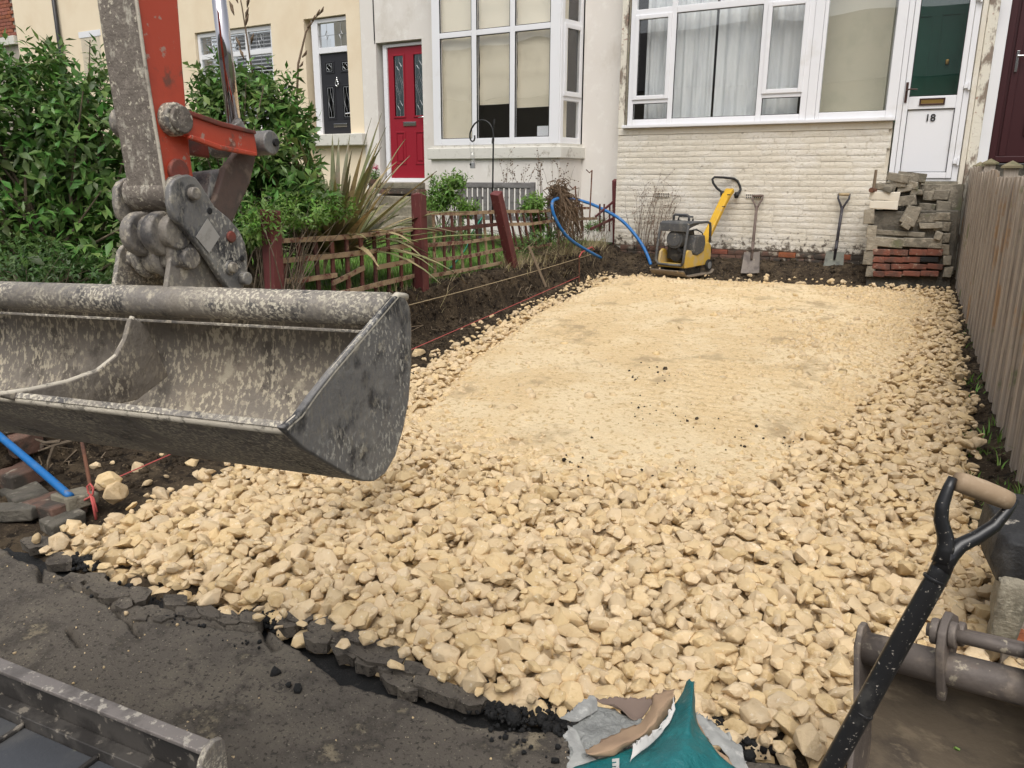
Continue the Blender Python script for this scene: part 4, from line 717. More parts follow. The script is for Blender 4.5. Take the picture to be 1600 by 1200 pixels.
# middle gusset
AG = 0.553
gus = [(205, 497), (196, 530), (182, 556), (152, 580), (105, 597), (50, 609), (-10, 618), (60, 634), (150, 640), (215, 625), (264, 588), (246, 545), (228, 505)]
gp = plate(gus, AG, AG+0.012, MUDIN, 'gusset', bk, 0.003)
MB().tube([oa(u, v, AG+.006) for u, v in [(207, 495), (200, 515), (196, 530), (182, 556), (152, 580), (105, 597), (50, 609), (-10, 618)]], 0.0052, 6).build('gusset_edge', EDGE, gp, smooth=True)
# bucket ears with pin and collars
def z4(x, y, oy=240): return (x/4.0, y/4.0+oy)
ear = [z4(*p) for p in [(1030, 935), (1045, 820), (1075, 610), (1100, 575), (1140, 555), (1185, 558), (1235, 590), (1290, 650), (1370, 760), (1445, 865), (1440, 950)]]
AE = 0.488
e1 = plate(ear, AE, AE+0.012, STEEL, 'ear', bk, 0.003)
dpx = 0.138
Es = [oa(u, v, AE) for u, v in ear]
MB().prism([p+AX*dpx for p in Es], AX*0.012).build('ear', STEEL, bk, bevel=0.003)
pc = oa(*z4(1160, 655), AE)
pin = MB().cyl(pc-AX*0.018, pc+AX*(dpx+0.03), 0.021, 18).build('ear_pin', STEEL, bk, bevel=0.003)
for a in (0.030, 0.085): MB().cyl(pc+AX*a, pc+AX*(a+.020), 0.040, 20).build('pin_collar', STEEL, ex_, bevel=0.004)
MB().cyl(pc+AX*.048, pc+AX*.087, 0.032, 18).build('hitch_hook', STEEL, ex_, bevel=0.004)
# quick hitch: two side plates, cross blocks, pins, sticker
hp = [z4(*p) for p in [(1065, 205), (1090, 160), (1130, 138), (1180, 130), (1225, 148), (1262, 195), (1300, 260), (1345, 330), (1430, 400), (1500, 480), (1535, 560), (1550, 640), (1550, 780), (1525, 840), (1480, 862), (1440, 855), (1385, 780), (1300, 650), (1220, 545), (1135, 445), (1085, 395), (1065, 310)]]
AH = 0.462
hpl = plate(hp, AH, AH+0.016, STEELD, 'hitch_plate', ex_, 0.004)
Hs = [oa(u, v, AH) for u, v in hp]; DH = 0.138
MB().prism([p+AX*DH for p in Hs], AX*0.016).build('hitch_plate', STEEL, ex_, bevel=0.004)
st = [oa(*z4(*p), AH-0.0015) for p in [(1295, 405), (1372, 520), (1305, 622), (1223, 520)]]; MB().prism(st, -AX*0.001).build('sticker', SILVER, hpl)
def pinhead(x, y, r, m=STEEL, a=AH, d=0.012, name='pin', par=None): c = oa(*z4(x, y), a); return MB().cyl(c-AX*d, c+AX*0.002, r, 18).build(name, m, par or ex_, bevel=0.003)
pinhead(1200, 250, 0.0125, STEEL); pinhead(1435, 712, 0.0115, STEEL, d=.014); pinhead(1435, 712, 0.0155, STEELD, d=.006, name='washer'); pinhead(1515, 780, 0.014, STEELD, d=.016); pinhead(1440, 520, 0.012, REDDIRT, d=.006)
pinhead(1310, 358, 0.007, RUBBER, d=.0015, name='bolt_hole'); pinhead(1512, 655, 0.007, RUBBER, d=.0015, name='bolt_hole')
c0 = oa(*z4(1160, 490), AH); c1 = oa(*z4(1230, 620), AH)
MB().cyl(c0+AX*.016, c0+AX*DH, .034, 18).build('cross_tube', STEEL, ex_, bevel=.004); MB().obox((c1+AX*DH*.5), (0.10, 0.075, 0.055), None).build('hitch_body', STEEL, ex_, bevel=.010)
for a in (.036, .090): q = oa(*z4(1135, 500), AH)+AX*a; MB().cyl(q, q+AX*.028, .043, 20).build('hitch_boss', STEEL, ex_, bevel=.006)
c2 = oa(*z4(1440, 700), AH); MB().cyl(c2, c2+AX*DH, .016, 14).build('rear_pin', STEELD, ex_); c3 = oa(*z4(1200, 250), AH); MB().cyl(c3, c3+AX*(DH+.016), .018, 14).build('dipper_pin', STEELD, ex_)
# dipper
AD = 0.482; WD = 0.098
dip = [(196, -160), (213, 0), (224, 80), (236, 160), (247, 225), (256, 285), (262, 318), (280, 322), (297, 305), (303, 275), (298, 240), (293, 180), (287, 110), (279, 0), (268, -160)]
red_ = MB().prism([oa(u, v, AD) for u, v in dip], AX*WD).build('dipper', REDP, ex_, bevel=0.005); red_.data.materials.append(ARMUD)
fn = np.array([oa(213, 0, AD)+AX*WD, oa(213, 0, AD), oa(247, 225, AD)]); nrm = np.cross(fn[1]-fn[0], fn[2]-fn[0]); nrm /= np.linalg.norm(nrm)
if np.dot(nrm, CAM-fn[0]) < 0: nrm = -nrm
for p in red_.data.polygons:
    if np.dot(np.array(p.normal), nrm) > 0.4: p.material_index = 1
mb = MB().tube([oa(u, v, AD-.001) for u, v in dip[:7]], 0.0035, 6); mb.build('weld_edge', EDGE, red_, smooth=True)
c = oa(268, 322, AD); q = oa(277, 300, AD); MB().cyl(q+AX*(-.014), q+AX*(WD+.014), .033, 20).build('dipper_end_boss', ARMUD, red_, bevel=.005)
bt = oa(276, 268, AD); MB().cyl(bt-AX*.010, bt+AX*.002, .024, 18).build('boss_ring', REDDIRT, red_, bevel=.004)
# tipping link: boss on the dipper, red link bar, far boss, lower links, ram
l0, l1 = oa(272, 190, AD-.012), oa(408, 226, AD-.012)
MB().cyl(oa(266, 187, AD)-AX*.022, oa(266, 187, AD)+AX*(WD+.03), .0305, 22).build('link_pin', STEEL, ex_, bevel=.005)
MB().cyl(oa(268, 188, AD)-AX*.030, oa(268, 188, AD)-AX*.020, .026, 22).build('pin_cap', ARMUD, ex_, bevel=.004)
for off, nm in ((0.0, 'tipping_link'), (WD+.034, 'tipping_link')):
    pts = [(290, 172), (305, 182), (350, 194), (398, 206), (404, 243), (345, 232), (300, 216), (284, 208)]
    tl = MB().prism([oa(u, v, AD-.024)+AX*off for u, v in pts], AX*.014).build(nm, REDP if off == 0 else REDDIRT, ex_, bevel=.004)
    if off == 0:
        MB().prism([oa(u, v, AD-.030) for u, v in [(296, 172), (348, 190), (400, 204), (401, 210), (348, 198), (297, 180)]], AX*.010).build('flange', REDDIRT, tl, bevel=.002)
        MB().prism([oa(u, v, AD-.030) for u, v in [(298, 210), (345, 226), (402, 238), (402, 244), (344, 234), (296, 216)]], AX*.010).build('flange', REDP, tl, bevel=.002)
MB().cyl(oa(406, 224, AD)-AX*.034, oa(406, 224, AD)+AX*(WD+.03), .026, 22).build('link_end_pin', STEELD, ex_, bevel=.004)
MB().cyl(oa(410, 224, AD)-AX*.040, oa(410, 224, AD)-AX*.033, .008, 12).build('grease_cap', RUBBER, ex_)
for a in (AD+.002, AD+.076): MB().prism([oa(u, v, a) for u, v in [(372, 236), (402, 240), (392, 285), (372, 330), (350, 372), (322, 345), (340, 300), (352, 262)]], AX*.018).build('lower_link', LINKM, ex_, bevel=.005)
MB().prism([oa(u, v, AD+.015) for u, v in [(330, 268), (372, 262), (385, 300), (360, 360), (322, 330)]], AX*.06).build('link_web', STEELD, ex_, bevel=.006)
r0, r1 = oa(388, 235, AD+.05), oa(335, -60, AD+.05); MB().cyl(r1, oa(366, 196, AD+.05), .0150, 24).build('ram_rod', ROD, ex_, smooth=True); MB().cyl(oa(364, 190, AD+.05), r0, .0185, 20).build('rod_eye', STEELD, ex_, bevel=.003)
# ================================================================ dark steel blade at the bottom left corner
bl = thing('dozer_blade', atZ(150, 1150, 0.02), 'scratched dark steel blade with rounded end plate at the bottom left corner', 'blade')
B0, B1 = atZ(-260, 926, 0.33), atZ(338, 1160, 0.33); bd_ = B1-B0; bd_[2] = 0; L0 = np.linalg.norm(bd_); bd_ /= L0; bn = np.array((bd_[1], -bd_[0], 0))
if np.dot(bn, CAM-B0) < 0: bn = -bn
BLK = mat('blade_steel', (0.045, 0.041, 0.038), [((0.09, 0.082, 0.074), 8, 0.48, 0.62, 8), ((0.26, 0.23, 0.19), 30, 0.58, 0.65, 8), ((0.16, 0.07, 0.04), 6, 0.66, 0.76, 7)], rough=0.5, metal=0.2, bump=0.3, bscale=60, dist=0.003)
BLT = mat('blade_top_steel', (0.23, 0.205, 0.19), [((0.14, 0.125, 0.115), 8, 0.48, 0.62, 8), ((0.46, 0.42, 0.36), 40, 0.55, 0.63, 8), ((0.30, 0.13, 0.08), 7, 0.66, 0.76, 6)], rough=0.55, metal=0.25, bump=0.4, bscale=60, dist=0.004)
up = np.array((0, 0, 1.0))
def bpt(s, n_, z): return B0+bd_*s+bn*n_+up*z
def bslab(s0, s1, n0, n1, z0, z1, m, name, bev=.003): return MB().add([bpt(s, n_, z) for s in (s0, s1) for n_ in (n0, n1) for z in (z0, z1)], [(0, 1, 3, 2), (4, 6, 7, 5), (0, 4, 5, 1), (2, 3, 7, 6), (0, 2, 6, 4), (1, 5, 7, 3)]).build(name, m, bl, bevel=bev)
bslab(0, L0, -.002, .036, -.012, 0, BLT, 'top_flange'); bslab(0, L0, -.002, .012, -.30, -.0125, BLK, 'mouldboard'); bslab(0, L0, .012, .05, -.135, -.10, BLK, 'ledge'); bslab(0, L0-.015, .05, .40, -.16, -.13, mat('floor_plate_steel', (0.085, 0.09, 0.10), [((0.13, 0.13, 0.13), 6, .48, .7, 8), ((0.30, 0.30, 0.22), 14, .60, .72, 9)], rough=.45, metal=.35, bump=.3, bscale=60), 'floor_plate')
for s in (L0-.62, L0-.35): bslab(s, s+.012, .05, .40, -.13, -.118, BLK, 'rib')
ep = [bpt(L0, -.012, -.30), bpt(L0, -.012, .0), bpt(L0, -.004, .014), bpt(L0, .016, .022), bpt(L0, .040, .016), bpt(L0, .058, -.004), bpt(L0, .07, -.04), bpt(L0, .09, -.16), bpt(L0, .10, -.30)]
MB().prism(ep, bd_*.016).build('end_plate', STEEL, bl, bevel=.004)
# ================================================================ lattice fence between the gardens
POSTM = mat('red_brown_post', (0.13, 0.03, 0.03), [((0.09, 0.022, 0.022), 6, 0.45, 0.66, 6, (1, 1, 0.3)), ((0.28, 0.18, 0.13), 22, 0.60, 0.70, 8, (2, 2, 0.25))], rough=0.65, bump=0.4, bscale=40, dist=0.004)
LATHM = mat('weathered_lath', (0.36, 0.265, 0.165), [((0.17, 0.10, 0.065), 8, 0.46, 0.64, 7), ((0.13, 0.035, 0.03), 12, 0.54, 0.62, 7), ((0.36, 0.28, 0.19), 30, 0.55, 0.7)], rough=0.9, bump=0.6, bscale=50, dist=0.004, vary=0.2)
LATHD = mat('red_brown_lath', (0.13, 0.045, 0.035), [((0.08, 0.035, 0.03), 8, 0.45, 0.65, 7), ((0.26, 0.17, 0.11), 14, 0.56, 0.68, 8)], rough=0.85, bump=0.5, bscale=50, dist=0.004, vary=0.25)
FX = -4.42
lf = thing('lattice_fence', (FX, 7.0, 0.55), 'low weathered lattice fence on red-brown posts along the lawn edge', 'fence')
def fpost(top, bot, w=0.105, ext=0.25, m=POSTM, name='post'):
    t, b = atX(top[0], top[1], FX+.06), atX(bot[0], bot[1], FX+.06); d_ = t-b; b = b-d_/np.linalg.norm(d_)*ext
    o = MB(); dd = (t-b)/np.linalg.norm(t-b); o.bar(b, t, w, w, up=(1, 0, 0)); nv = len(o.v)
    o.v[4:8] = [tuple(np.array(p)+np.array((0, 0, random.uniform(-.018, .018)))) for p in o.v[4:8]]
    return o.build(name, m, lf, bevel=0.006)
fpost((422, 328), (430, 462)); fpost((654, 303), (659, 449)); fpost((775, 302), (797, 400)); fpost((962, 281), (963, 402), 0.085)
def lath(pts, w, t, m, x): 
    P_ = [atX(u, v, x) for u, v in pts]; o = MB()
    for k in range(3*(len(P_)-1)+1):
        i = min(k//3, len(P_)-2); f = (k-3*i)/3; p = P_[i]*(1-f)+P_[i+1]*f; d_ = P_[i+1]-P_[i]; d_ /= np.linalg.norm(d_); n_ = np.cross(d_, np.array((1.0, 0, 0))); n_ /= np.linalg.norm(n_)
        j = np.array((random.uniform(-.003, .003), 0, 0)); wj = w*random.uniform(.85, 1.1); o.v += [tuple(p+j+n_*a*wj/2+np.array((b*t/2, 0, 0))) for a, b in ((-1, -1), (1, -1), (1, 1), (-1, 1))]
    n = len(o.v)//4; o.f = [(0, 1, 2, 3), tuple(4*(n-1)+k for k in (3, 2, 1, 0))]+[(4*i+k, 4*i+(k+1) % 4, 4*i+4+(k+1) % 4, 4*i+4+k) for i in range(n-1) for k in range(4)]
    return o.build('lath', m, lf)
def za(p): return (380+p[0]/5, 240+p[1]/5)
def zc4(p): return (640+p[0]/4.444, 240+p[1]/4.444)
for pl in ([(285, 682), (700, 660), (1000, 632), (1340, 585)], [(290, 838), (700, 800), (1000, 765), (1340, 708)], [(300, 1000), (470, 985), (730, 948)], [(690, 1015), (820, 955), (945, 890)], [(1050, 888), (1200, 860), (1345, 828)], [(620, 1118), (900, 1060), (1355, 950)]): lath([za(p) for p in pl], .042, .016, LATHM, FX+.012)
for xt, yt, xb in ((315, 850, 335), (435, 700, 470), (560, 690, 600), (690, 690, 712), (805, 675, 828), (918, 660, 938), (1022, 645, 1045), (1130, 625, 1142), (1228, 615, 1240), (1322, 600, 1345)): lath([za((xt, yt)), za((xb, 1160))], .042, .016, LATHD, FX-.008)
for pl in ([(105, 412), (300, 418), (585, 405)], [(110, 530), (350, 520), (615, 490)], [(120, 636), (400, 615), (645, 575)], [(125, 745), (400, 715), (670, 658)], [(130, 852), (400, 805), (640, 758)]): lath([zc4(p) for p in pl], .038, .014, LATHM if pl[0][1] != 530 else LATHD, FX+.012)
for i, xt in enumerate((165, 232, 292, 350, 403, 458, 512, 560)): lath([zc4((xt, 415-i)), zc4((xt+12+i*3, 850-12*i))], .036, .014, LATHD if i % 3 else LATHM, FX-.008)
for pl in ([(650, 402), (820, 402), (985, 395)], [(680, 492), (850, 488), (1025, 462)], [(720, 660), (850, 655), (985, 628)], [(1110, 380), (1245, 378)], [(1120, 455), (1300, 450)], [(1255, 525), (1430, 445)], [(1290, 440), (1430, 320)]): lath([zc4(p) for p in pl], .036, .014, LATHM if pl[0][0] < 1200 else POSTM, FX+.012)
for i, (xt, xb) in enumerate(((690, 740), (735, 790), (785, 830), (835, 880), (890, 925), (940, 985), (1010, 1040), (1165, 1170), (1195, 1200), (1320, 1322), (1350, 1350), (1390, 1388))): lath([zc4((xt, 400 if i < 7 else 350)), zc4((xb, 640 if i < 7 else 540))], .034, .014, LATHD, FX-.008)
# ================================================================ leaves
LEAFV = np.array([[(0, 0, 0), (-.19, .42, .05), (.19, .42, .05), (0, 1, -.10), (0, .5, -.01)], [(0, 0, 0), (-.24, .5, .07), (.24, .5, .07), (0, 1, -.22), (0, .55, .0)], [(0, 0, 0), (-.15, .4, .03), (.15, .4, .03), (.06, 1, -.05), (0, .5, -.02)]], float)
LEAFF = np.array([[0, 2, 4], [0, 4, 1], [4, 2, 3], [1, 4, 3]])
def basis(d_, n_):
    y = d_/np.linalg.norm(d_, axis=1)[:, None]; x = np.cross(y, n_); x /= np.maximum(np.linalg.norm(x, axis=1)[:, None], 1e-6); z = np.cross(x, y); return np.stack([x, y, z], 2)
def foliage(name, blobs, nshoot, leaf, m, parent, rng, per=9, droop=0.35, shellb=0.55, upb=0.5):
    """leaves in whorls at the ends of shoots spread through lobed volumes; returns the shoots"""
    tot = sum(r[0]*r[1]*r[2] for _, r in blobs); PP, DD = [], []
    for c, r in blobs:
        k = int(nshoot*r[0]*r[1]*r[2]/tot); d_ = rng.normal(size=(k, 3)); d_ /= np.linalg.norm(d_, axis=1)[:, None]; rad = rng.uniform(shellb**3, 1, k)**(1/3)*(1+0.22*vnoise(d_*2.2+np.array(c)))
        PP.append(np.array(c)+d_*rad[:, None]*np.array(r)); DD.append(d_+np.array((0, 0, upb))+rng.normal(0, .35, (k, 3)))
    SP = np.concatenate(PP); SD = np.concatenate(DD); SD /= np.linalg.norm(SD, axis=1)[:, None]; n = len(SP)
    pos = np.repeat(SP, per, 0); dr = np.repeat(SD, per, 0); t = np.tile(np.arange(per)/per, n); ang = np.tile(np.arange(per)*2.4, n)+np.repeat(rng.uniform(0, 6, n), per)
    a1 = np.cross(dr, np.array((.31, .52, .8))); a1 /= np.linalg.norm(a1, axis=1)[:, None]; a2 = np.cross(dr, a1); rad = a1*np.cos(ang)[:, None]+a2*np.sin(ang)[:, None]
    out = rad*(1-.45*t)[:, None]+dr*(.15+.75*t)[:, None]+rng.normal(0, .18, (len(t), 3)); out[:, 2] -= droop*(1-t)
    nr = dr*1.0+np.array((0, 0, .7))+rng.normal(0, .25, (len(t), 3)); pos = pos+dr*((t-1)*leaf*1.6)[:, None]; N = len(pos)
    s = leaf*rng.uniform(.65, 1.2, N)*(1-.35*t)
    scatter(name, LEAFV, LEAFF, pos, basis(out, nr), s[:, None]*np.ones((1, 3)), rng.integers(0, 3, N), m, parent, True, 'stuff'); return SP, SD
def stems(name, base, tips, m, parent, rng, r0=.018, n=40):
    o = MB(); b = np.array(base)
    for i in rng.choice(len(tips), min(n, len(tips)), replace=False):
        tp = tips[i]; q = b+rng.normal(0, .10, 3)*np.array((1, 1, 0)); mid = q*.5+tp*.5+rng.normal(0, .06, 3); mid[2] += .06; o.tube([q, mid, tp], [r0, r0*.6, r0*.2], 5)
    return o.build(name, m, parent)
def leafmat(name, c, c2, vary=.28, hue=.018):
    m = mat(name, c, [(c2, 3.0, .45, .7)], rough=.42, vary=vary, hue=hue, spec=.45); nt = m.node_tree; b = nt.nodes['Principled BSDF']; out = nt.nodes['Material Output']
    tl = N_(nt, 'ShaderNodeBsdfTranslucent'); src = b.inputs['Base Color'].links[0].from_socket; nt.links.new(src, tl.inputs[0]); mx = N_(nt, 'ShaderNodeMixShader'); mx.inputs[0].default_value = .28
    nt.links.new(b.outputs[0], mx.inputs[1]); nt.links.new(tl.outputs[0], mx.inputs[2]); nt.links.new(mx.outputs[0], out.inputs['Surface']); return m
LEAF1 = leafmat('shrub_leaf', (0.095, 0.19, 0.04), (0.18, 0.28, 0.07), .5, .03); LEAF2 = leafmat('fresh_leaf', (0.13, 0.25, 0.04), (0.19, 0.32, 0.06), .3); LEAF3 = leafmat('ivy_leaf', (0.06, 0.12, 0.03), (0.11, 0.18, 0.05))
BARK = mat('stem_bark', (0.10, 0.075, 0.05), [((0.18, 0.14, 0.09), 20, .5, .7)], rough=.9); DRY = mat('dry_stems', (0.16, 0.11, 0.07), [((0.10, 0.065, 0.04), 12, .5, .7)], rough=.9, vary=.2)
rg = np.random.default_rng(77)
def shrub(name, label, blobs, base, n, leaf, m, per=9, r0=.02, ns=40, group=None, **kw):
    t = thing(name, base, label, 'shrub', group); sp, sd_ = foliage('foliage', blobs, n, leaf, m, t, rg, per, **kw); stems('stems', base, sp, BARK, t, rg, r0, ns); return t
D_ = 6.3
shrub('shrub', 'big leafy green shrub filling the left edge behind the excavator bucket', [(atD(40, 230, D_), (.85, .8, .95)), (atD(150, 250, D_), (.62, .7, .80)), (atD(110, 130, D_+.1), (.55, .5, .40)), (atD(-90, 250, D_), (.9, .8, 1.0)), (atD(10, 110, D_), (.5, .5, .35)), (atD(60, 380, D_-.2), (.75, .6, .5)), (atD(180, 380, D_-.2), (.5, .5, .5))], (atD(90, 420, D_)[0], atD(90, 420, D_)[1], .55), 1200, .142, LEAF1, shellb=.35, droop=.5)
shrub('shrub', 'loose leafy shrub right of the excavator arm with the chrome rod in front', [(atD(350, 190, 6.6), (.45, .4, .50)), (atD(430, 160, 6.6), (.32, .35, .30)), (atD(335, 125, 6.7), (.28, .3, .26)), (atD(385, 120, 6.7), (.26, .3, .24)), (atD(470, 200, 6.5), (.24, .3, .26)), (atD(430, 250, 6.4), (.45, .4, .38)), (atD(330, 300, 6.4), (.5, .4, .55)), (atD(470, 300, 6.2), (.32, .3, .28)), (atD(400, 340, 6.0), (.40, .3, .25))], (atD(400, 380, 6.3)[0], atD(400, 380, 6.3)[1], .58), 760, .125, LEAF1, shellb=.3, droop=.5)
shrub('ivy_patch', 'small-leaved ivy sprawling on the ground under the big shrub', [(atD(30, 400, 5.7), (.7, .4, .22)), (atD(130, 425, 5.7), (.5, .4, .16))], (atD(80, 440, 5.7)[0], atD(80, 440, 5.7)[1], .5), 420, .05, LEAF3, per=6, r0=.006)
shrub('climbing_plant', 'small green creeper draped over the first fence post', [(atD(410, 345, 5.6), (.16, .2, .2)), (atD(470, 330, 6.0), (.30, .3, .16)), (atD(510, 320, 6.3), (.25, .3, .16))], (atD(420, 420, 5.7)[0], atD(420, 420, 5.7)[1], .55), 330, .055, LEAF2, per=7, r0=.006)
shrub('garden_plant', 'bright green peony-like plant in front of the grey bench', [(atY(695, 300, 8.6), (.26, .25, .26)), (atY(712, 280, 8.7), (.20, .2, .15)), (atY(680, 315, 8.5), (.2, .2, .16)), (atY(730, 320, 8.6), (.2, .2, .14))], (atY(698, 335, 8.6)[0], 8.6, .62), 330, .075, LEAF2, per=8, r0=.006)
shrub('garden_plant', 'low rounded green plant right of the leaning red-brown post', [(atX(833, 318, FX-.12), (.2, .25, .17)), (atX(842, 345, FX-.1), (.14, .2, .14))], (FX-.15, 8.9, .62), 170, .08, LEAF2, per=7, r0=.005)
shrub('garden_plant', 'tangle of green weeds growing through the fence beyond the leaning post', [(atX(850, 368, FX), (.12, .55, .13)), (atX(930, 350, FX-.1), (.12, .4, .13)), (atX(820, 385, FX), (.1, .4, .10)), (atX(700, 365, FX-.2), (.12, .7, .16))], (FX, 9.0, .62), 420, .045, LEAF1, per=7, r0=.004)
# spiky phormium
PH1 = mat('phormium_green', (0.17, 0.18, 0.07), [((0.28, 0.22, 0.11), 5, .45, .65, 5)], rough=.5, vary=.3, hue=.015); PH2 = mat('phormium_tan', (0.46, 0.36, 0.19), [((0.22, 0.15, 0.08), 7, .48, .68)], rough=.6, vary=.25)
pb = atD(518, 335, 7.1); pb[2] = .85; ph = thing('phormium', pb, 'spiky sword-leaved phormium plant between the shrub and the doors', 'plant')
for i in range(175):
    a = rg.uniform(0, 6.283); el = rg.uniform(.25, 1.35); L_ = rg.uniform(.85, 1.5); w = rg.uniform(.026, .044); d0 = np.array((math.cos(a)*math.cos(el), math.sin(a)*math.cos(el), math.sin(el))); sd2 = np.array((-math.sin(a), math.cos(a), 0)); bend = rg.uniform(.15, .9)*(1.3-el*.7); o = MB(); q = pb+np.array((math.cos(a), math.sin(a), 0))*rg.uniform(0, .16); V = []
    for k in range(8):
        t = k/7; c = q+d0*L_*t+np.array((0, 0, -bend*.55*L_*t**2.4)); ww = w*(1-t**2.5)*(.6+.8*t if t < .5 else 1) + .001; tw = sd2*math.cos(.3*t)+np.array((0, 0, .15*t)); V += [c-tw*ww+np.array((0, 0, .008)), c, c+tw*ww+np.array((0, 0, .008))]
    o.add(V, [(3*k+j, 3*k+j+1, 3*k+j+4, 3*k+j+3) for k in range(7) for j in (0, 1)]); o.build('leaf', PH1 if rg.uniform() < .78 else PH2, ph, smooth=True)
# dead flower stalks of the phormium
o = MB()
for pts, r in (([(463, 170), (466, 100), (478, 50), (492, 28), (505, 17)], .011), ([(395, 120), (386, 60), (378, 10), (372, -20)], .008)):
    P_ = [atD(u, v, 7.4) for u, v in pts]; o.tube(P_, [r, r, r*.8, r*.6, r*.4][:len(P_)], 6)
for (u, v) in ((500, 20), (494, 24), (487, 33), (480, 44), (472, 90), (474, 88), (468, 105)): p = atD(u, v, 7.4); o.tube([p, p+np.array((.03, 0, .02)), p+np.array((.05, 0, .05))], [.004, .012, .003], 5)
for (u, v, s) in ((365, 18, -1), (384, 30, 1), (372, 5, -1), (392, 70, 1), (376, 75, -1), (381, 92, -1), (366, 24, -1), (386, 12, 1), (384, 40, 1)): p = atD(u, v, 7.4); o.tube([p, p+np.array((.02*s, 0, .05)), p+np.array((.05*s, 0, .10))], [.004, .016, .003], 5)
o.build('flower_stalk', DRY, ph, smooth=True)
# pink flowers in a pot by the red door steps
fp = atY(585, 280, 10.6); fl = thing('flower_pot', (fp[0], 10.6, fp[2]-.12), 'small pot of pink flowers left of the red door steps', 'flowers')
MB().cyl((fp[0], 10.6, fp[2]-.14), (fp[0], 10.6, fp[2]), .09, 14, .12).build('pot', DBRICK, fl, bevel=.005); foliage('leaves', [((fp[0], 10.6, fp[2]+.06), (.16, .14, .12))], 60, .06, LEAF1, fl, rg, 6)
PINK = mat('pink_petals', (0.55, 0.05, 0.13), rough=.6, vary=.2); foliage('blossom', [((fp[0]+.06, 10.58, fp[2]+.20), (.06, .06, .05)), ((fp[0]-.10, 10.58, fp[2]+.16), (.06, .06, .04))], 40, .035, PINK, fl, rg, 6)
# dry twiggy plants
def twigs(name, label, roots, height, m, lean=(0, 0, 0), nb=26, spread=.5, seedr=0.0, r=.004):
    t = thing(name, roots[0], label, 'dry plant'); o = MB(); sd = MB(); ends = []
    for rt in roots:
        for b in range(nb//len(roots)):
            p = np.array(rt)+rg.normal(0, .03, 3)*np.array((1, 1, 0)); d_ = np.array((0, 0, 1.0))+np.array(lean)+rg.normal(0, .22*spread*2, 3)*np.array((1, .5, .2)); pts = [p]; L_ = height*rg.uniform(.55, 1.0)
            for k in range(5): d_ = d_/np.linalg.norm(d_)+rg.normal(0, .10, 3); p = p+d_/np.linalg.norm(d_)*L_/5; pts.append(p)
            o.tube(pts, [r, r*.9, r*.7, r*.55, r*.4, r*.25], 4, cap=False)
            for k in range(4):
                q = pts[rg.integers(2, 6)]; d3 = d_+rg.normal(0, .7, 3); e = q+d3/np.linalg.norm(d3)*L_*rg.uniform(.10, .25); o.tube([q, (q+e)/2+rg.normal(0, .01, 3), e], [r*.5, r*.4, r*.2], 4, cap=False); ends += [e, (q+e)/2]
    o.build('stems', m, t)
    if seedr:
        E_ = np.array(ends); n = len(E_); scatter('seed_heads', RV1, RF1, E_, rand_rots(n, rg), (seedr*rg.uniform(.6, 1.3, n))[:, None]*np.ones((1, 3)), rg.integers(0, 28, n), m, t, True, 'stuff')
    return t
twigs('dry_plant', 'leafless brown twiggy plant against the cream brick wall left of the compactor', [tuple(atY(u, 385, 10.78)) for u in (995, 1008, 1020, 1030)], 1.0, mat('brown_twigs', (0.20, 0.14, 0.10), rough=.9), (.12, 0, 0), 34, .35, .008, .0045)
twigs('dry_plant', 'dried brown seed heads on thin stems in front of the bay wall', [tuple(atY(u, 310, 9.9)) for u in (790, 815, 845, 870)], .62, DRY, (0, 0, 0), 26, .5, .010, .0035)
twigs('dry_plant', 'thin dry stems beside the corner post at the cream wall', [tuple(atY(u, 385, 10.6)) for u in (930, 945)], .55, DRY, (.1, 0, 0), 12, .5, .006, .003)
# clump of dry tangled vines hanging over the fence
vc = atX(880, 345, FX+.03); vt = thing('vine_tangle', vc, 'brown tangle of dead vines hanging over the fence above the blue pipe', 'dry plant'); o = MB()
for i in range(170):
    p0 = atX(870+rg.normal(0, 7), 296+rg.uniform(-8, 15), FX+rg.normal(.02, .06)); p1 = atX(875+rg.uniform(-8, 38), rg.uniform(320, 395), FX+rg.normal(.05, .07)); m1 = (p0+p1)/2+rg.normal(0, .07, 3)+np.array((.03, 0, .03)); m2 = (m1+p1)/2+rg.normal(0, .05, 3); o.tube([p0, m1, m2, p1], [.006, .005, .005, .003], 4, cap=False)
for i in range(60):
    c = atX(870+rg.normal(0, 6), 302+rg.normal(0, 8), FX+.02); a = rg.uniform(0, 6.28); o.tube([c+np.array((rg.normal(0, .03), math.cos(a+t)*.10, math.sin(a+t)*.07)) for t in np.linspace(0, 3.5, 6)], .0055, 4, cap=False)
o.build('vines', DRY, vt)
# roots hanging out of the soil bank
o = MB()
for i in range(90):
    y = rg.uniform(2.2, 9.8); x = -4.12+rg.normal(0, .05); z = soilZ(np.array([x]), np.array([y]))[0]+.0; p = np.array((x, y, z)); pts = [p+np.array((k*.03*rg.uniform(.2, 1), rg.normal(0, .05)*k, -.03*k*rg.uniform(.3, 1.5)+.02)) for k in range(5)]; o.tube(pts, [.005, .004, .003, .0025, .0015], 4, cap=False)
o.build('roots', mat('pale_roots', (0.20, 0.15, 0.10), rough=.9, vary=.3), soil)
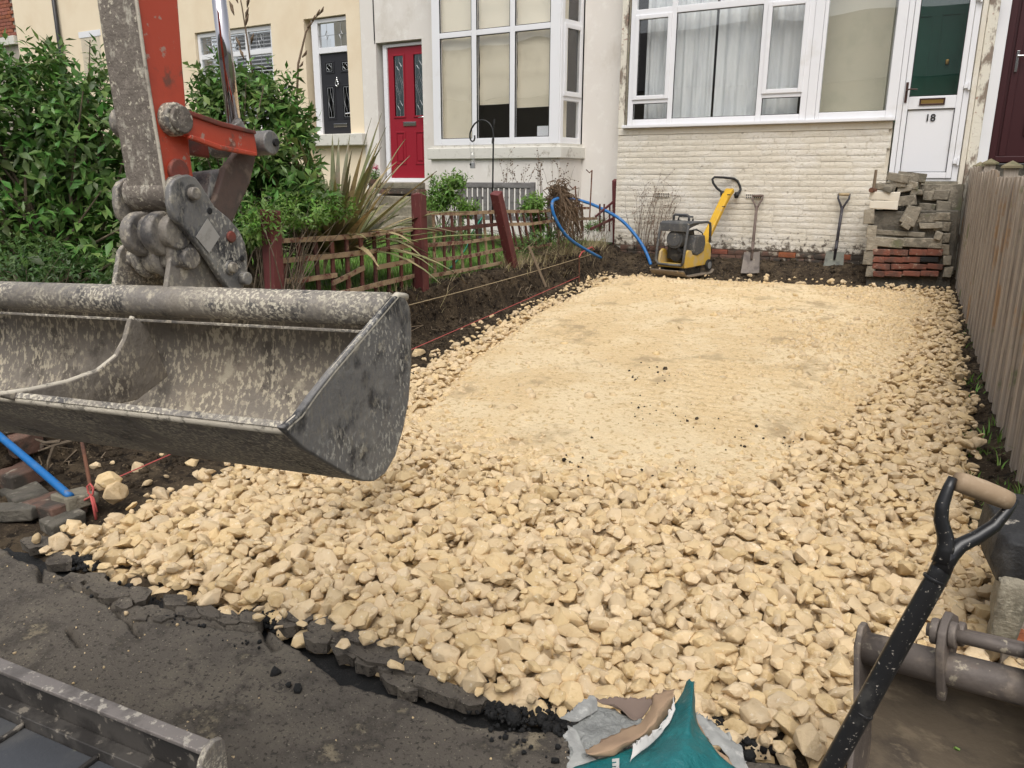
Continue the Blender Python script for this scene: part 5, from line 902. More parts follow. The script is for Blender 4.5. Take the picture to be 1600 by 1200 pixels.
# ================================================================ bench, hook, pipes, strings
BENCHM = mat('grey_bench_wood', (0.20, 0.19, 0.185), [((0.14, 0.13, 0.125), 6, .45, .68, 7, (1, 1, 4)), ((0.28, 0.26, 0.24), 25, .55, .7)], rough=.85, bump=.4, bscale=50, dist=.003, vary=.1)
bt0 = atY(716, 283, 9.3); bt1 = atY(834, 287, 9.3); x0, x1, zt = bt0[0], bt1[0], (bt0[2]+bt1[2])/2
bn_ = thing('garden_bench', ((x0+x1)/2, 9.5, .62), 'weathered grey slatted wooden garden bench seen from behind', 'bench')
MB().box(x0, x1, 9.29, 9.335, zt-.075, zt).build('top_rail', BENCHM, bn_, bevel=.01); MB().box(x0, x1, 9.29, 9.335, zt-.50, zt-.44).build('lower_rail', BENCHM, bn_, bevel=.006)
for i in range(13): x = x0+.07+(x1-x0-.18)*i/12; MB().box(x, x+.05, 9.302, 9.322, zt-.441, zt-.074).build('slat', BENCHM, bn_)
for x in (x0-.01, x1-.05): MB().box(x, x+.06, 9.285, 9.34, .6, zt+.004).build('leg', BENCHM, bn_, bevel=.006); MB().box(x, x+.06, 9.80, 9.855, .6, zt-.24).build('leg', BENCHM, bn_, bevel=.006); MB().box(x-.005, x+.065, 9.30, 9.90, zt-.24, zt-.20).build('arm', BENCHM, bn_, bevel=.006)
for i in range(5): MB().box(x0, x1, 9.36+.09*i, 9.43+.09*i, zt-.50, zt-.475).build('seat_slat', BENCHM, bn_)
IRON = mat('black_iron', (0.012, 0.012, 0.012), rough=.5)
YH = 9.0; hk = thing('shepherd_hook', (atY(769, 330, YH)[0], YH, .6), 'black iron shepherd hook standing in front of the bay window', 'garden hook')
zz = lambda x, y: atY(660+x/10, 180+y/10, YH)
MB().tube([zz(1095, 1700), zz(1100, 1000), zz(1108, 440), zz(1110, 300), zz(1090, 200), zz(1050, 130), zz(990, 88), zz(930, 75), zz(870, 90), zz(815, 135), zz(770, 205), zz(745, 280), zz(742, 340), zz(755, 390), zz(780, 412), zz(808, 395), zz(818, 355), zz(815, 315)], .011, 8).build('rod', IRON, hk, smooth=True); MB().tube([zz(1100, 445), zz(1106, 360)], .017, 8).build('sleeve', IRON, hk)
MB().tube([zz(1125, 60), zz(1120, 130), zz(1110, 200), zz(1108, 420)], [.012, .016, .008, .006], 7).build('finial', IRON, hk)
fd = thing('bird_feeder', zz(785, 800), 'clear tube bird feeder hanging from the black hook', 'bird feeder'); CLR = glass_mat('feeder_plastic', (.92, .92, .92), 1.0, .08)
MB().tube([zz(745, 420), zz(745, 570)], .002, 4).tube([zz(805, 420), zz(805, 570)], .002, 4).build('wire', IRON, fd); a, b = zz(785, 570), zz(785, 740); MB().cyl(a, b, .032, 14).build('tube', CLR, fd, smooth=True); MB().cyl(b, zz(785, 830), .034, 14).build('base', LEAD, fd, bevel=.004); MB().cyl(b+np.array((-.012, -.036, -.025)), b+np.array((-.012, -.02, -.025)), .014, 10).build('port', IRON, fd)
BLUE = mat('blue_water_pipe', (0.012, 0.14, 0.40), [((0.06, 0.17, 0.37), 9, .5, .66, 8), ((0.16, 0.15, 0.14), 14, .60, .70, 8)], rough=.45, spec=.45)
def dpipe(pts, r, name, label, m=BLUE, n=10):
    P_ = [atD(u, v, d_) for u, v, d_ in pts]; Q = []                    # Catmull-Rom through the measured points
    for i in range(len(P_)-1):
        p0, p1, p2, p3 = P_[max(i-1, 0)], P_[i], P_[i+1], P_[min(i+2, len(P_)-1)]
        for t in np.linspace(0, 1, 6, endpoint=False): Q.append(.5*((2*p1)+(-p0+p2)*t+(2*p0-5*p1+4*p2-p3)*t*t+(-p0+3*p1-3*p2+p3)*t**3))
    Q.append(P_[-1]); return tag(MB().tube(Q, r, n).build(name, m, None, smooth=True), label, 'pipe' if m is BLUE else 'hose')
dpipe([(u, v, float(np.dot(atX(u, v, x)-CAM, fwd))) for u, v, x in ((872, 310, -4.30), (863, 316, -4.26), (866, 337, -4.22), (883, 366, -4.15), (905, 384, -4.1), (939, 403, -4.02))], .019, 'water_pipe', 'blue plastic pipe curving down from the vine tangle into the soil')
dpipe([(880, 318, 11.6), (892, 311, 11.5), (919, 317, 11.4), (950, 331, 11.2), (972, 345, 11.1), (990, 364, 11.0), (1004, 384, 10.95), (1012, 400, 10.9), (1017, 414, 10.85)], .023, 'water_pipe', 'blue plastic pipe arching across the cream wall left of the compactor')
dpipe([(-60, 632, 4.25), (0, 682, 4.0), (50, 724, 3.85), (110, 776, 3.65)], .019, 'water_pipe', 'thick blue plastic pipe under the bucket at the left edge')
GH = mat('green_hose', (0.01, 0.22, 0.13), rough=.4)
for k, (pts, lb) in enumerate((([(386, 388, 6.2), (410, 374, 6.3), (440, 362, 6.6), (480, 346, 6.8), (510, 341, 6.9), (530, 342, 7.0), (560, 362, 7.2)], 'thin green garden hose trailing through the shrub behind the lattice'), ([(757, 335, 9.0), (740, 360, 8.8), (728, 388, 8.7), (712, 410, 8.6), (700, 422, 8.5)], 'green hose hanging behind the lattice left of the leaning post'))): dpipe(pts, .009, 'garden_hose', lb, GH, 7)
STR1 = mat('pink_string', (0.50, 0.10, 0.09), rough=.8); STR2 = mat('tan_string', (0.42, 0.33, 0.20), rough=.8); WOODS = mat('stake_wood', (0.20, 0.15, 0.10), [((0.12, 0.09, 0.06), 14, .45, .7, 6, (2, 2, .3))], rough=.9, bump=.4); RUST = mat('rusty_rod', (0.16, 0.07, 0.04), [((0.08, 0.04, 0.03), 20, .45, .7)], rough=.9)
s0 = gnd(150, 770); s0[2] += .12; s1 = gnd(900, 428); s1[2] += .05
def stringline(a, b, m, r, name, label, sag=.02): return tag(MB().tube([a*(1-t)+b*t+np.array((0, 0, -sag*4*t*(1-t))) for t in np.linspace(0, 1, 14)], r, 5).build(name, m), label, 'string')
s0 = atD(142, 764, 3.75); stringline(s0, atX(905, 432, -4.1), STR1, .0035, 'string_line', 'pink builder string stretched low along the left side of the stone bed', .0)
stringline(atX(420, 530, -4.1), atX(925, 397, -4.12), STR2, .004, 'string_line', 'tan builder string stretched across the dark soil bank', .03)
pgA = thing('marker_peg', atD(150, 812, 3.72), 'rusty steel peg with a knotted pink string at the left front corner', 'peg'); MB().cyl(atD(128, 690, 3.85), atD(152, 818, 3.7), .009, 8).build('rod', RUST, pgA)
o = MB(); kp = [atD(u, v, 3.68) for u, v in ((152, 800), (146, 778), (138, 770), (136, 760), (141, 756), (146, 762), (145, 772), (138, 778), (130, 782), (122, 788))]; o.tube(kp, .0048, 6); o.tube([atD(150, 812, 3.68), atD(146, 790, 3.68), atD(142, 775, 3.68)], .007, 6); o.build('knot', STR1, pgA, smooth=True)
pgB = thing('marker_peg', atX(905, 440, -4.1), 'thin steel peg with orange string at the far end of the bank', 'peg'); MB().cyl(atX(905, 400, -4.1), atX(905, 441, -4.1), .009, 8).build('rod', RUST, pgB); MB().tube([atX(u, v, -4.08) for u, v in ((905, 402), (909, 394), (918, 389), (925, 386), (928, 390))], .008, 6).build('knot', STR1, pgB)
tag(MB().bar(atX(826, 384, -4.16), atX(853, 448, -4.0), .028, .028).build('wooden_stake', WOODS), 'grey wooden stake leaning in the soil bank beside the strings', 'stake')
for u0, v0, u1, v1, lb in ((925, 266, 921, 345, 'thin rusty rod standing upright near the corner post'), (899, 291, 901, 335, 'short hooked rod just left of the corner post')): tag(MB().cyl(atX(u0, v0, FX-.1), atX(u1, v1, FX-.1), .010, 7).tube([atX(u0, v0, FX-.1), atX(u0-4, v0+4, FX-.1), atX(u0-9, v0-1, FX-.1)], .007, 5).build('garden_rod', RUST), lb, 'rod')
# broken brick wall end and brick rubble at the left edge, under the bucket
rw = thing('brick_stub', gnd(20, 760), 'broken stub of old brick wall at the left edge beside the blue pipe', 'wall')
for i, (u, v, d_, sx_, sz_, m_) in enumerate(((15, 655, 4.2, .30, .10, STONEY), (28, 690, 4.15, .18, .12, DBRICK), (0, 690, 4.2, .16, .12, STONEY), (22, 742, 4.05, .30, .085, DBRICK), (-30, 735, 4.1, .2, .1, STONEY), (40, 775, 3.9, .34, .07, GREYST), (85, 792, 3.72, .30, .075, DBRICK), (118, 780, 3.72, .16, .06, STONEY), (20, 800, 3.7, .3, .06, GREYST), (100, 815, 3.6, .12, .07, GREYST))): MB().obox(atD(u, v, d_), (sx_, .16, sz_), rotm(rg.uniform(-.12, .12), rg.uniform(-.12, .12), rg.uniform(-.3, .5)), .008).build('brick', m_, rw, bevel=.010)
o = MB()
for pts in ([(115, 688), (85, 696), (60, 705)], [(85, 696), (76, 720), (73, 742)], [(95, 690), (70, 692), (55, 686)]): o.tube([atD(u, v, 3.95) for u, v in pts], [.012, .009, .004], 6)
o.build('root', BARK, soil)
for i, (u, v, s_) in enumerate(((170, 750, .055), (180, 770, .06), (160, 757, .04))):
    q = bpy.data.objects.new('stone', smesh[i+3]); scene.collection.objects.link(q); q.parent = bed; q.location = Vector(atD(u, v, 3.72).tolist()); q.scale = (s_*1.1, s_, s_*.8); q.rotation_euler = (i, i*2, .4)
# ================================================================ timber fence on the right
FENCEM = mat('grey_fence_board', (0.37, 0.315, 0.26), [((0.26, 0.215, 0.175), 14, .45, .62, 6, (3, 3, .12)), ((0.45, 0.385, 0.32), 30, .50, .64, 6, (3, 3, .08)), ((0.36, 0.235, 0.135), 2.0, .55, .66, 5), ((0.20, 0.205, 0.12), 3.0, .60, .70, 6)], rough=.88, bump=.6, bscale=45, dist=.004, vary=.16)
def fx_(Y): return .67-.047*Y
tf = thing('timber_fence', (fx_(7), 7, .2), 'tall grey-brown timber board fence running along the right side', 'fence')
FN = np.array((1, .047, 0)); FN /= np.linalg.norm(FN); FD = np.array((-.047, 1, 0)); FD /= np.linalg.norm(FD); FP = np.array((fx_(7), 7, 0))
def fpt(s, n_, z): return np.array((fx_(7), 7, 0))+FD*(s-7)+FN*n_+np.array((0, 0, z))
def btop(Y): return 1.735 if Y > 9.64 else (1.665 if Y > 7.65 else (1.60 if Y > 5.8 else 1.53))
y = 3.0; k = 0
while y < 10.86:
    w = .112 if k % 2 else .125; zt_ = btop(y+.05)+random.uniform(-.008, .008); n0 = -.022 if k % 2 else 0.0; o = MB(); ng = 4
    for j in range(ng):                                                   # grooved board: narrow ridges
        a, b = y+w*j/ng, y+w*(j+1)/ng-.006; o.add([fpt(s, n_, z) for s in (a, b) for n_ in (n0-.007, n0) for z in (-.05+.042*y, zt_+random.uniform(-.006, .006))], [(0, 1, 3, 2), (4, 6, 7, 5), (0, 4, 5, 1), (2, 3, 7, 6), (0, 2, 6, 4), (1, 5, 7, 3)])
    o.add([fpt(s, n_, z) for s in (y, y+w-.004) for n_ in (n0+.0005, n0+.016) for z in (-.05+.042*y, zt_-.008)], [(0, 1, 3, 2), (4, 6, 7, 5), (0, 4, 5, 1), (2, 3, 7, 6), (0, 2, 6, 4), (1, 5, 7, 3)]); o.build('board', FENCEM, tf); y += w+.009; k += 1
for Y_ in (10.95, 9.64, 7.65, 5.8, 4.0):
    zt_ = btop(Y_+.1)+.01; c = fpt(Y_, .075, 0); o = MB(); o.obox((c[0], c[1], zt_/2), (.10, .10, zt_), None); p = o.build('post', FENCEM, tf, bevel=.004)
    q = [np.array((c[0]+a*.075, c[1]+b*.075, zt_+.001)) for a, b in ((-1, -1), (1, -1), (1, 1), (-1, 1))]; t = np.array((c[0], c[1], zt_+.062)); MB().add(q+[v+np.array((0, 0, .018)) for v in q]+[t], [(3, 2, 1, 0), (0, 1, 5, 4), (1, 2, 6, 5), (2, 3, 7, 6), (3, 0, 4, 7), (4, 5, 8), (5, 6, 8), (6, 7, 8), (7, 4, 8)]).build('post_cap', mat('mossy_cap', (.20, .17, .10), [((.12, .115, .06), 12, .45, .66)], rough=.9, bump=.4), p)
for z in (.35, 1.15): MB().add([fpt(s, n_, zz_) for s in (3.0, 10.9) for n_ in (.017, .06) for zz_ in (z+.042*s, z+.08+.042*s)], [(0, 1, 3, 2), (4, 6, 7, 5), (0, 4, 5, 1), (2, 3, 7, 6), (0, 2, 6, 4), (1, 5, 7, 3)]).build('rail', FENCEM, tf)
# ================================================================ broken steps below door 18
ST = thing('broken_steps', (-.4, 10.5, .5), 'half-demolished stone and brick doorstep below the white door', 'steps')
YS = 10.28
SBRICK = mat('old_red_brick', (0.19, 0.07, 0.046), [((0.12, 0.06, 0.045), 7, 0.46, 0.60, 8), ((0.30, 0.20, 0.15), 16, 0.56, 0.67, 8)], rough=.95, bump=.8, bscale=45, dist=.01, vary=.2)
STEPST = mat('old_step_stone', (0.27, 0.238, 0.185), [((0.16, 0.142, 0.11), 6, 0.44, 0.60, 8), ((0.36, 0.32, 0.25), 14, 0.54, 0.66, 8), ((0.15, 0.15, 0.09), 3, 0.58, 0.68, 6)], rough=0.95, bump=1.0, bscale=40, bdetail=8, dist=0.016, vary=0.18)
def sblk(u0, v0, u1, v1, m, Y0=YS, dep=.5, name='block', tilt=0.0, jit=.011, parent=ST):
    a, b = atY(u0, v0, Y0), atY(u1, v1, Y0); c = ((a[0]+b[0])/2, Y0+dep/2, (a[2]+b[2])/2); return MB().obox(c, (abs(b[0]-a[0]), dep, abs(a[2]-b[2])), rotm(random.uniform(-.03, .03), tilt+random.uniform(-.03, .03), random.uniform(-.10, .10)), jit).build(name, m, parent, bevel=.008)
sblk(1364, 328, 1480, 455, GREYST, YS+.06, .45, 'core', 0, .004)
sblk(1358, 300, 1403, 313, CREAMP); sblk(1358, 314, 1402, 327, CREAMP)
for v0, v1 in ((328, 350), (351, 371), (372, 392), (393, 414), (415, 432)): sblk(1352, v0, 1366, v1, STEPST, YS-.01, .5)
for v0, v1 in ((296, 313), (314, 330), (331, 346), (347, 362), (363, 380), (381, 398), (399, 416), (417, 434)): sblk(1462 if v0 < 360 else 1472, v0, 1484, v1, STEPST, YS+.25 if v0 < 330 else YS+.02, .4)
sblk(1367, 371, 1412, 387, STEPST, YS-.02); sblk(1413, 371, 1471, 387, STEPST, YS-.02); sblk(1367, 360, 1445, 370, STEPST, YS+.02)
for r_, (v0, v1) in enumerate(((389, 400), (401, 411), (412, 422), (423, 433))):
    for i in range(4): u0 = 1364+i*28-(10 if r_ % 2 else 0); sblk(max(u0, 1364), v0, min(u0+27, 1471), v1, SBRICK if not (r_ == 1 and i == 3) else TAR, YS-.015+random.uniform(-.01, .01), .2, 'brick', 0, .004)
for (u0, v0, u1, v1, dy, tl) in ((1434, 333, 1468, 347, .05, 0), (1436, 348, 1470, 358, .0, 0), (1437, 318, 1462, 331, .22, 0), (1412, 322, 1432, 352, -.02, .3), (1440, 300, 1462, 314, .3, 0), (1404, 305, 1430, 320, .05, -.15), (1410, 340, 1424, 356, -.03, .5), (1460, 362, 1472, 374, -.05, .2)): sblk(u0, v0, u1, v1, STEPST, YS+dy, .28, 'block', tl, .012)
for (u0, v0, u1, v1, dy, tl) in ((1368, 287, 1400, 299, 0, .12), (1402, 288, 1424, 300, .02, -.1), (1385, 272, 1418, 284, -.02, .15), (1402, 271, 1446, 283, .06, .12), (1390, 284, 1416, 292, 0, -.05), (1417, 283, 1436, 294, .04, .1), (1424, 296, 1442, 304, .05, 0), (1380, 292, 1394, 300, -.05, .2)): sblk(u0, v0, u1, v1, STEPST, YS+.03+dy, .26, 'loose_slab', tl, .012)
sblk(1424, 288, 1486, 445, STEPST, YS+.34, .25, 'core', 0, .004)
hm_ = thing('lump_hammer', atY(1364, 298, YS+.02), 'old hammer standing on its head beside the loose slabs', 'hammer'); MB().cyl(atY(1369, 265, YS), atY(1365, 296, YS), .016, 10, .020).build('handle', WOODS, hm_); MB().cyl(atY(1361, 297, YS-.05), atY(1367, 297, YS+.05), .030, 10).build('head', RUST, hm_, bevel=.004)
# ================================================================ spades against the wall
def spade(top, bot, label, wood, shaftm, bladem, bw=.235, bl_=.29, gripw=.125, parent_name='spade'):
    T, B = np.array(top, float), np.array(bot, float); d_ = (B-T); L_ = np.linalg.norm(d_); d_ /= L_; sx_ = np.array((1.0, 0, 0)); sx_ = sx_-d_*np.dot(sx_, d_); sx_ /= np.linalg.norm(sx_); n_ = np.cross(sx_, d_)
    if n_[1] > 0: n_ = -n_
    t = thing(parent_name, B, label, 'spade'); MB().tube([T-sx_*gripw/2, T-sx_*gripw/4, T+sx_*gripw/4, T+sx_*gripw/2], [.016, .019, .019, .016], 10).build('grip', wood, t, smooth=True)
    J = T+d_*.145; o = MB()
    for s in (-1, 1): o.tube([T+sx_*s*(gripw/2+.004)-d_*.01, T+sx_*s*(gripw/2+.002)+d_*.05, T+sx_*s*.03+d_*.115, J+sx_*s*.006+d_*.03], [.011, .012, .013, .014], 8)
    o.build('fork', shaftm, t, smooth=True); BS = B-d_*bl_; MB().tube([J, BS+d_*.02], [.019, .0185], 10).tube([BS-d_*.14, BS+d_*.10], [.022, .014], 10).build('shaft', shaftm, t, smooth=True)
    V = []; nx, ny = 6, 5
    for j in range(ny+1):
        for i in range(nx+1):
            u = i/nx*2-1; v = j/ny; V.append(BS+d_*bl_*v+sx_*u*bw/2*(.86+.14*v)+n_*(.018*(u*u)-.022*v*(1-v)*2))
    W_ = [np.array(p)-n_*.006 for p in V]; m = len(V); F_ = [(j*(nx+1)+i, j*(nx+1)+i+1, (j+1)*(nx+1)+i+1, (j+1)*(nx+1)+i) for j in range(ny) for i in range(nx)]; F2 = [tuple(m+q for q in f[::-1]) for f in F_]
    rim = [i for i in range(nx+1)]+[(j*(nx+1)+nx) for j in range(1, ny+1)]+[ny*(nx+1)+i for i in range(nx-1, -1, -1)]+[j*(nx+1) for j in range(ny-1, 0, -1)]
    MB().add(V+W_, F_+F2+[(rim[k], rim[(k+1) % len(rim)], m+rim[(k+1) % len(rim)], m+rim[k]) for k in range(len(rim))]).build('blade', bladem, t, smooth=True).data.set_sharp_from_angle(angle=math.radians(40)); return t
SPB1 = mat('muddy_blade', (.22, .19, .165), [((.13, .11, .10), 7, .45, .66, 7), ((.42, .36, .27), 12, .58, .72, 7)], rough=.75, metal=.2, bump=.3); SPB2 = mat('grey_blade', (.25, .26, .225), [((.15, .155, .14), 9, .45, .66, 8), ((.36, .35, .28), 25, .58, .7)], rough=.7, metal=.2, bump=.3)
WG1 = mat('brown_grip', (.14, .10, .08), rough=.8); WG2 = mat('pale_wood_grip', (.42, .32, .18), [((.30, .22, .12), 20, .5, .7)], rough=.7); SH1 = mat('brown_shaft', (.13, .095, .08), [((.20, .15, .12), 14, .5, .7)], rough=.75); SH2 = mat('dark_paint_shaft', (.03, .027, .035), [((.30, .27, .23), 40, .60, .68, 7)], rough=.5)
b1 = gnd(1172, 427); spade(atY(1184, 306, 10.84), (b1[0], b1[1], b1[2]), 'brown-handled spade with a muddy blade leaning beside the compactor', WG1, SH1, SPB1); b2 = gnd(1300, 429); spade(atY(1319, 304, 10.84), b2, 'black-shafted spade with pale wooden grip and grey blade against the wall', WG2, SH2, SPB2, .25, .29)
# ================================================================ plate compactor
YEL = mat('yellow_machine_paint', (.62, .36, .015), [((.48, .28, .03), 5, .48, .7, 6), ((.42, .32, .16), 12, .58, .70, 8), ((.20, .15, .10), 9, .68, .78, 8)], rough=.45, bump=.15); YELD = mat('dusty_yellow_paint', (.58, .38, .06), [((.50, .38, .20), 7, .47, .66, 8), ((.22, .17, .11), 10, .64, .74, 8)], rough=.7, bump=.3)
DGREY = mat('dusty_dark_plastic', (.07, .072, .075), [((.13, .125, .115), 8, .47, .68, 7), ((.30, .27, .21), 30, .60, .70, 7)], rough=.7, bump=.3); ENG = mat('engine_black', (.025, .024, .023), [((.09, .08, .065), 14, .52, .7, 7)], rough=.6, metal=.3)
th = math.radians(48); Rh = np.array((math.cos(YAW), math.sin(YAW), 0)); Fh = np.array((-math.sin(YAW), math.cos(YAW), 0)); E1 = math.cos(th)*Rh+math.sin(th)*Fh; E2 = -math.sin(th)*Rh+math.cos(th)*Fh
c0 = gnd(1072, 433, .02); pc_ = thing('plate_compactor', c0, 'yellow and dark grey plate compactor with a long yellow handle by the wall', 'compactor')
CO = c0+np.array((0, 0, .055))
def lp(s, w, z): return CO+E1*s+E2*w+np.array((0, 0, z-.055))
WB = .40
# base plate with turned-up ends
prof = [(-.16, .075), (-.12, .03), (-.06, .005), (.0, 0), (.50, 0), (.57, .01), (.62, .045)]; o = MB().prism([lp(s, -.06, z) for s, z in prof]+[lp(s, -.06, z+.018) for s, z in prof[::-1]], E2*(WB+.10)); o.build('base_plate', mat('plate_steel', (.22, .18, .14), [((.14, .115, .09), 9, .45, .66, 7), ((.46, .36, .22), 16, .55, .7, 7)], rough=.7, metal=.25, bump=.4), pc_, bevel=.006)
o = MB(); [o.prism([lp(s, w, z) for s, z in ((-.05, .02), (.42, .02), (.40, .09), (-.03, .09))], E2*.02) for w in (.03, WB-.06)]; o.build('plate_rib', ENG, pc_)
for s in (.0, .40):
    for w in (.06, WB-.06): MB().cyl(lp(s, w, .05), lp(s, w, .13), .035, 12).build('rubber_mount', RUBBER, pc_)
yp = [(-.04, .11), (-.05, .20), (-.03, .30), (.03, .335), (.10, .325), (.14, .27), (.24, .26), (.42, .30), (.44, .40), (.55, .405), (.60, .37), (.62, .24), (.60, .15), (.50, .12)]
for w in (0.0, WB-.035): MB().prism([lp(s, w, z) for s, z in yp], E2*.035).build('side_cover', YELD, pc_, bevel=.010)
MB().prism([lp(s, .035, z) for s, z in [(-.04, .11), (-.05, .17), (.10, .15), (.58, .16), (.60, .13)]], E2*(WB-.07)).build('deck', YELD, pc_, bevel=.006)
MB().prism([lp(s, -.012, z) for s, z in [(.14, .285), (.13, .40), (.17, .50), (.40, .505), (.43, .40), (.40, .30), (.24, .255)]], E2*.16).build('tank', DGREY, pc_, bevel=.012)
MB().prism([lp(s, .17, z) for s, z in [(.05, .20), (.05, .45), (.20, .56), (.45, .56), (.50, .40), (.48, .20)]], E2*.16).build('engine', ENG, pc_, bevel=.02)
e_ = MB().cyl(lp(.0, WB/2, .46), lp(.10, WB/2, .46), .115, 22); e_.cyl(lp(-.012, WB/2, .46), lp(.0, WB/2, .46), .09, 22); e_.build('recoil_starter', DGREY, pc_, bevel=.008)
o = MB(); [o.cyl(lp(.02+.015*i, WB/2-.02, .27), lp(.028+.015*i, WB/2-.02, .27), .085, 16) for i in range(8)]; o.build('cooling_fins', ENG, pc_)
MB().cyl(lp(.30, .28, .50), lp(.46, .28, .50), .06, 14).build('air_filter', ENG, pc_, bevel=.01); MB().tube([lp(.05, .10, .25), lp(.0, .14, .33), lp(.06, .12, .44), lp(.2, .1, .52)], .010, 6).tube([lp(.46, .05, .42), lp(.50, .08, .52), lp(.44, .14, .57), lp(.36, .2, .55)], .009, 6).build('cables', RUBBER, pc_, smooth=True)
def hoop(s0, s1, name): 
    pts = [lp(s0, .03, .15), lp(s0-.02, .0, .20), lp(s0, .0, .34), lp(s1-.02, .0, .60), lp(s1, .01, .645), lp(s1, .045, .665), lp(s1, WB-.045, .665), lp(s1, WB-.01, .645), lp(s1-.02, WB, .60), lp(s0, WB, .34), lp(s0-.02, WB, .20), lp(s0, WB-.03, .15), lp(s0, WB/2, .145), lp(s0, .03, .15)]
    MB().tube(pts, .017, 9).build(name, DGREY, pc_, smooth=True)
hoop(-.075, -.005, 'front_guard')
for w in (0.0, WB): MB().tube([lp(-.01, w, .65), lp(.10, w, .668), lp(.46, w, .668), lp(.53, w, .65), lp(.55, w, .60), lp(.56, w, .40)], .017, 9).build('guard_rail', DGREY, pc_, smooth=True)
MB().prism([lp(s, .0, z) for s, z in [(-.03, .555), (-.03, .665), (.0, .685), (.30, .685), (.30, .655), (.03, .60)]], E2*WB).build('hood', DGREY, pc_, bevel=.012)
MB().tube([lp(.16, .10, .685), lp(.16, .10, .745), lp(.16, .13, .76), lp(.16, .30, .76), lp(.16, .32, .745), lp(.16, .32, .685)], .016, 8).tube([lp(.26, .10, .685), lp(.26, .10, .735), lp(.26, .30, .735), lp(.26, .31, .685)], .012, 8).build('lifting_eye', DGREY, pc_, smooth=True)
for w in (-.035, WB+.01):
    wc = lp(.53, w, .115); o = MB().cyl(wc, wc+E2*.03, .075, 22); wh = o.build('wheel', RUBBER, pc_, bevel=.008); MB().cyl(wc-E2*.003, wc+E2*.001, .046, 16).build('hub', LEAD, wh)
# handle: tapered box beam rising to the rear with a looped grip bar
dh = float(np.dot(lp(.52, WB/2, .4)-CAM, fwd)); hpts = [(1100, 388), (1103, 372), (1112, 354), (1126, 324), (1136, 304), (1141, 297)]
o = MB(); sc_ = [.050, .052, .052, .053, .056, .058]
hc_ = [atD(u, v, dh+.05*i) for i, (u, v) in enumerate(hpts)]
for i, c in enumerate(hc_):
    tg = hc_[min(i+1, 5)]-hc_[max(i-1, 0)]; tg /= np.linalg.norm(tg); wv = E2*1.0; nv_ = np.cross(tg, wv); nv_ /= np.linalg.norm(nv_); o.v += [tuple(c+wv*a*sc_[i]+nv_*b*.030) for a, b in ((-1, -1), (1, -1), (1, 1), (-1, 1))]
o.f = [(3, 2, 1, 0), (20, 21, 22, 23)]+[(4*i+k_, 4*i+(k_+1) % 4, 4*i+4+(k_+1) % 4, 4*i+4+k_) for i in range(5) for k_ in range(4)]; hb_ = o.build('handle', YEL, pc_, bevel=.008)
MB().tube([atD(950+x/5, 240+y/5, dh+.26) for x, y in ((905, 320), (885, 298), (850, 270), (822, 230), (815, 200), (832, 184), (900, 186), (985, 195), (1012, 215), (1030, 250), (1036, 280), (1020, 310), (985, 325))], .016, 10).build('grip_bar', RUBBER, hb_, smooth=True)
for x, y in ((892, 315), (1003, 325)): MB().cyl(atD(950+(x-12)/5, 240+y/5, dh+.25), atD(950+(x+14)/5, 240+y/5, dh+.25), .042, 14).build('grip_mount', RUBBER, hb_, bevel=.01)
for (a, b) in (((930, 318), (958, 325)), ((880, 410), (925, 420)), ((862, 462), (880, 472))): p, q = atD(950+a[0]/5, 240+a[1]/5, dh+.10), atD(950+b[0]/5, 240+b[1]/5, dh+.10); MB().obox((p+q)/2, (.04, .01, .014), rotm(0, 0, YAW)).build('decal', RUBBER, hb_)
# ================================================================ foreground shovel with a wooden grip
BLKP = mat('black_shovel_paint', (.012, .012, .013), [((.05, .048, .045), 12, .55, .70, 8), ((.34, .31, .27), 170, .625, .68, 7)], rough=.32, spec=.5, bump=.15, bscale=60, dist=.002)
GRIPW = mat('worn_wood_grip', (.33, .235, .145), [((.26, .18, .11), 14, .45, .66, 6, (1, 1, 1)), ((.40, .30, .20), 45, .5, .7)], rough=.65, bump=.25, bscale=80, dist=.002)
D0 = 1.16; S_ = lambda u, v, d_=0.0: atD(u, v, D0+d_)
shv = thing('shovel', atZ(1180, 1420, .05), 'black steel shovel with a worn wooden grip leaning in front of the small bucket', 'shovel')
MB().tube([S_(1494, 752), S_(1505, 755), S_(1535, 766), S_(1565, 778), S_(1577, 783)], [.0140, .0157, .0160, .0152, .0140], 18).build('grip', GRIPW, shv, smooth=True)
MB().tube([S_(1489, 746), S_(1482, 762), S_(1472, 790), S_(1470, 812), S_(1477, 838), S_(1478, 858), S_(1470, 880)], [.0065, .008, .0098, .0104, .0115, .0130, .0140], 14).tube([S_(1586, 780), S_(1572, 800), S_(1553, 822), S_(1525, 840), S_(1500, 852), S_(1484, 868), S_(1470, 890)], [.0065, .008, .0098, .0104, .0115, .0130, .0140], 14).build('fork', BLKP, shv, smooth=True)
MB().tube([S_(1482, 862, .0), S_(1468, 895, .005), S_(1440, 945, .015), S_(1400, 1015, .03), S_(1345, 1115, .05), S_(1295, 1205, .065), S_(1240, 1300, .08)], [.0140, .0153, .0157, .0158, .0158, .0158, .016], 18).build('shaft', BLKP, shv, smooth=True)
for (u, v, d_) in ((1460, 905, .008), (1347, 1113, .05)):
    p = S_(u, v, d_); ax_ = S_(1345, 1115, .05)-S_(1440, 945, .015); ax_ /= np.linalg.norm(ax_); MB().cyl(p-ax_*.0025, p+ax_*.0025, .0170, 20).build('weld_ring', BLKP, shv, bevel=.001)
e0, e1 = S_(1240, 1300, .08), S_(1180, 1420, .10); ax_ = (e1-e0)/np.linalg.norm(e1-e0); MB().tube([e0-ax_*.05, e0+ax_*.06], [.022, .015], 12).build('socket', BLKP, shv)
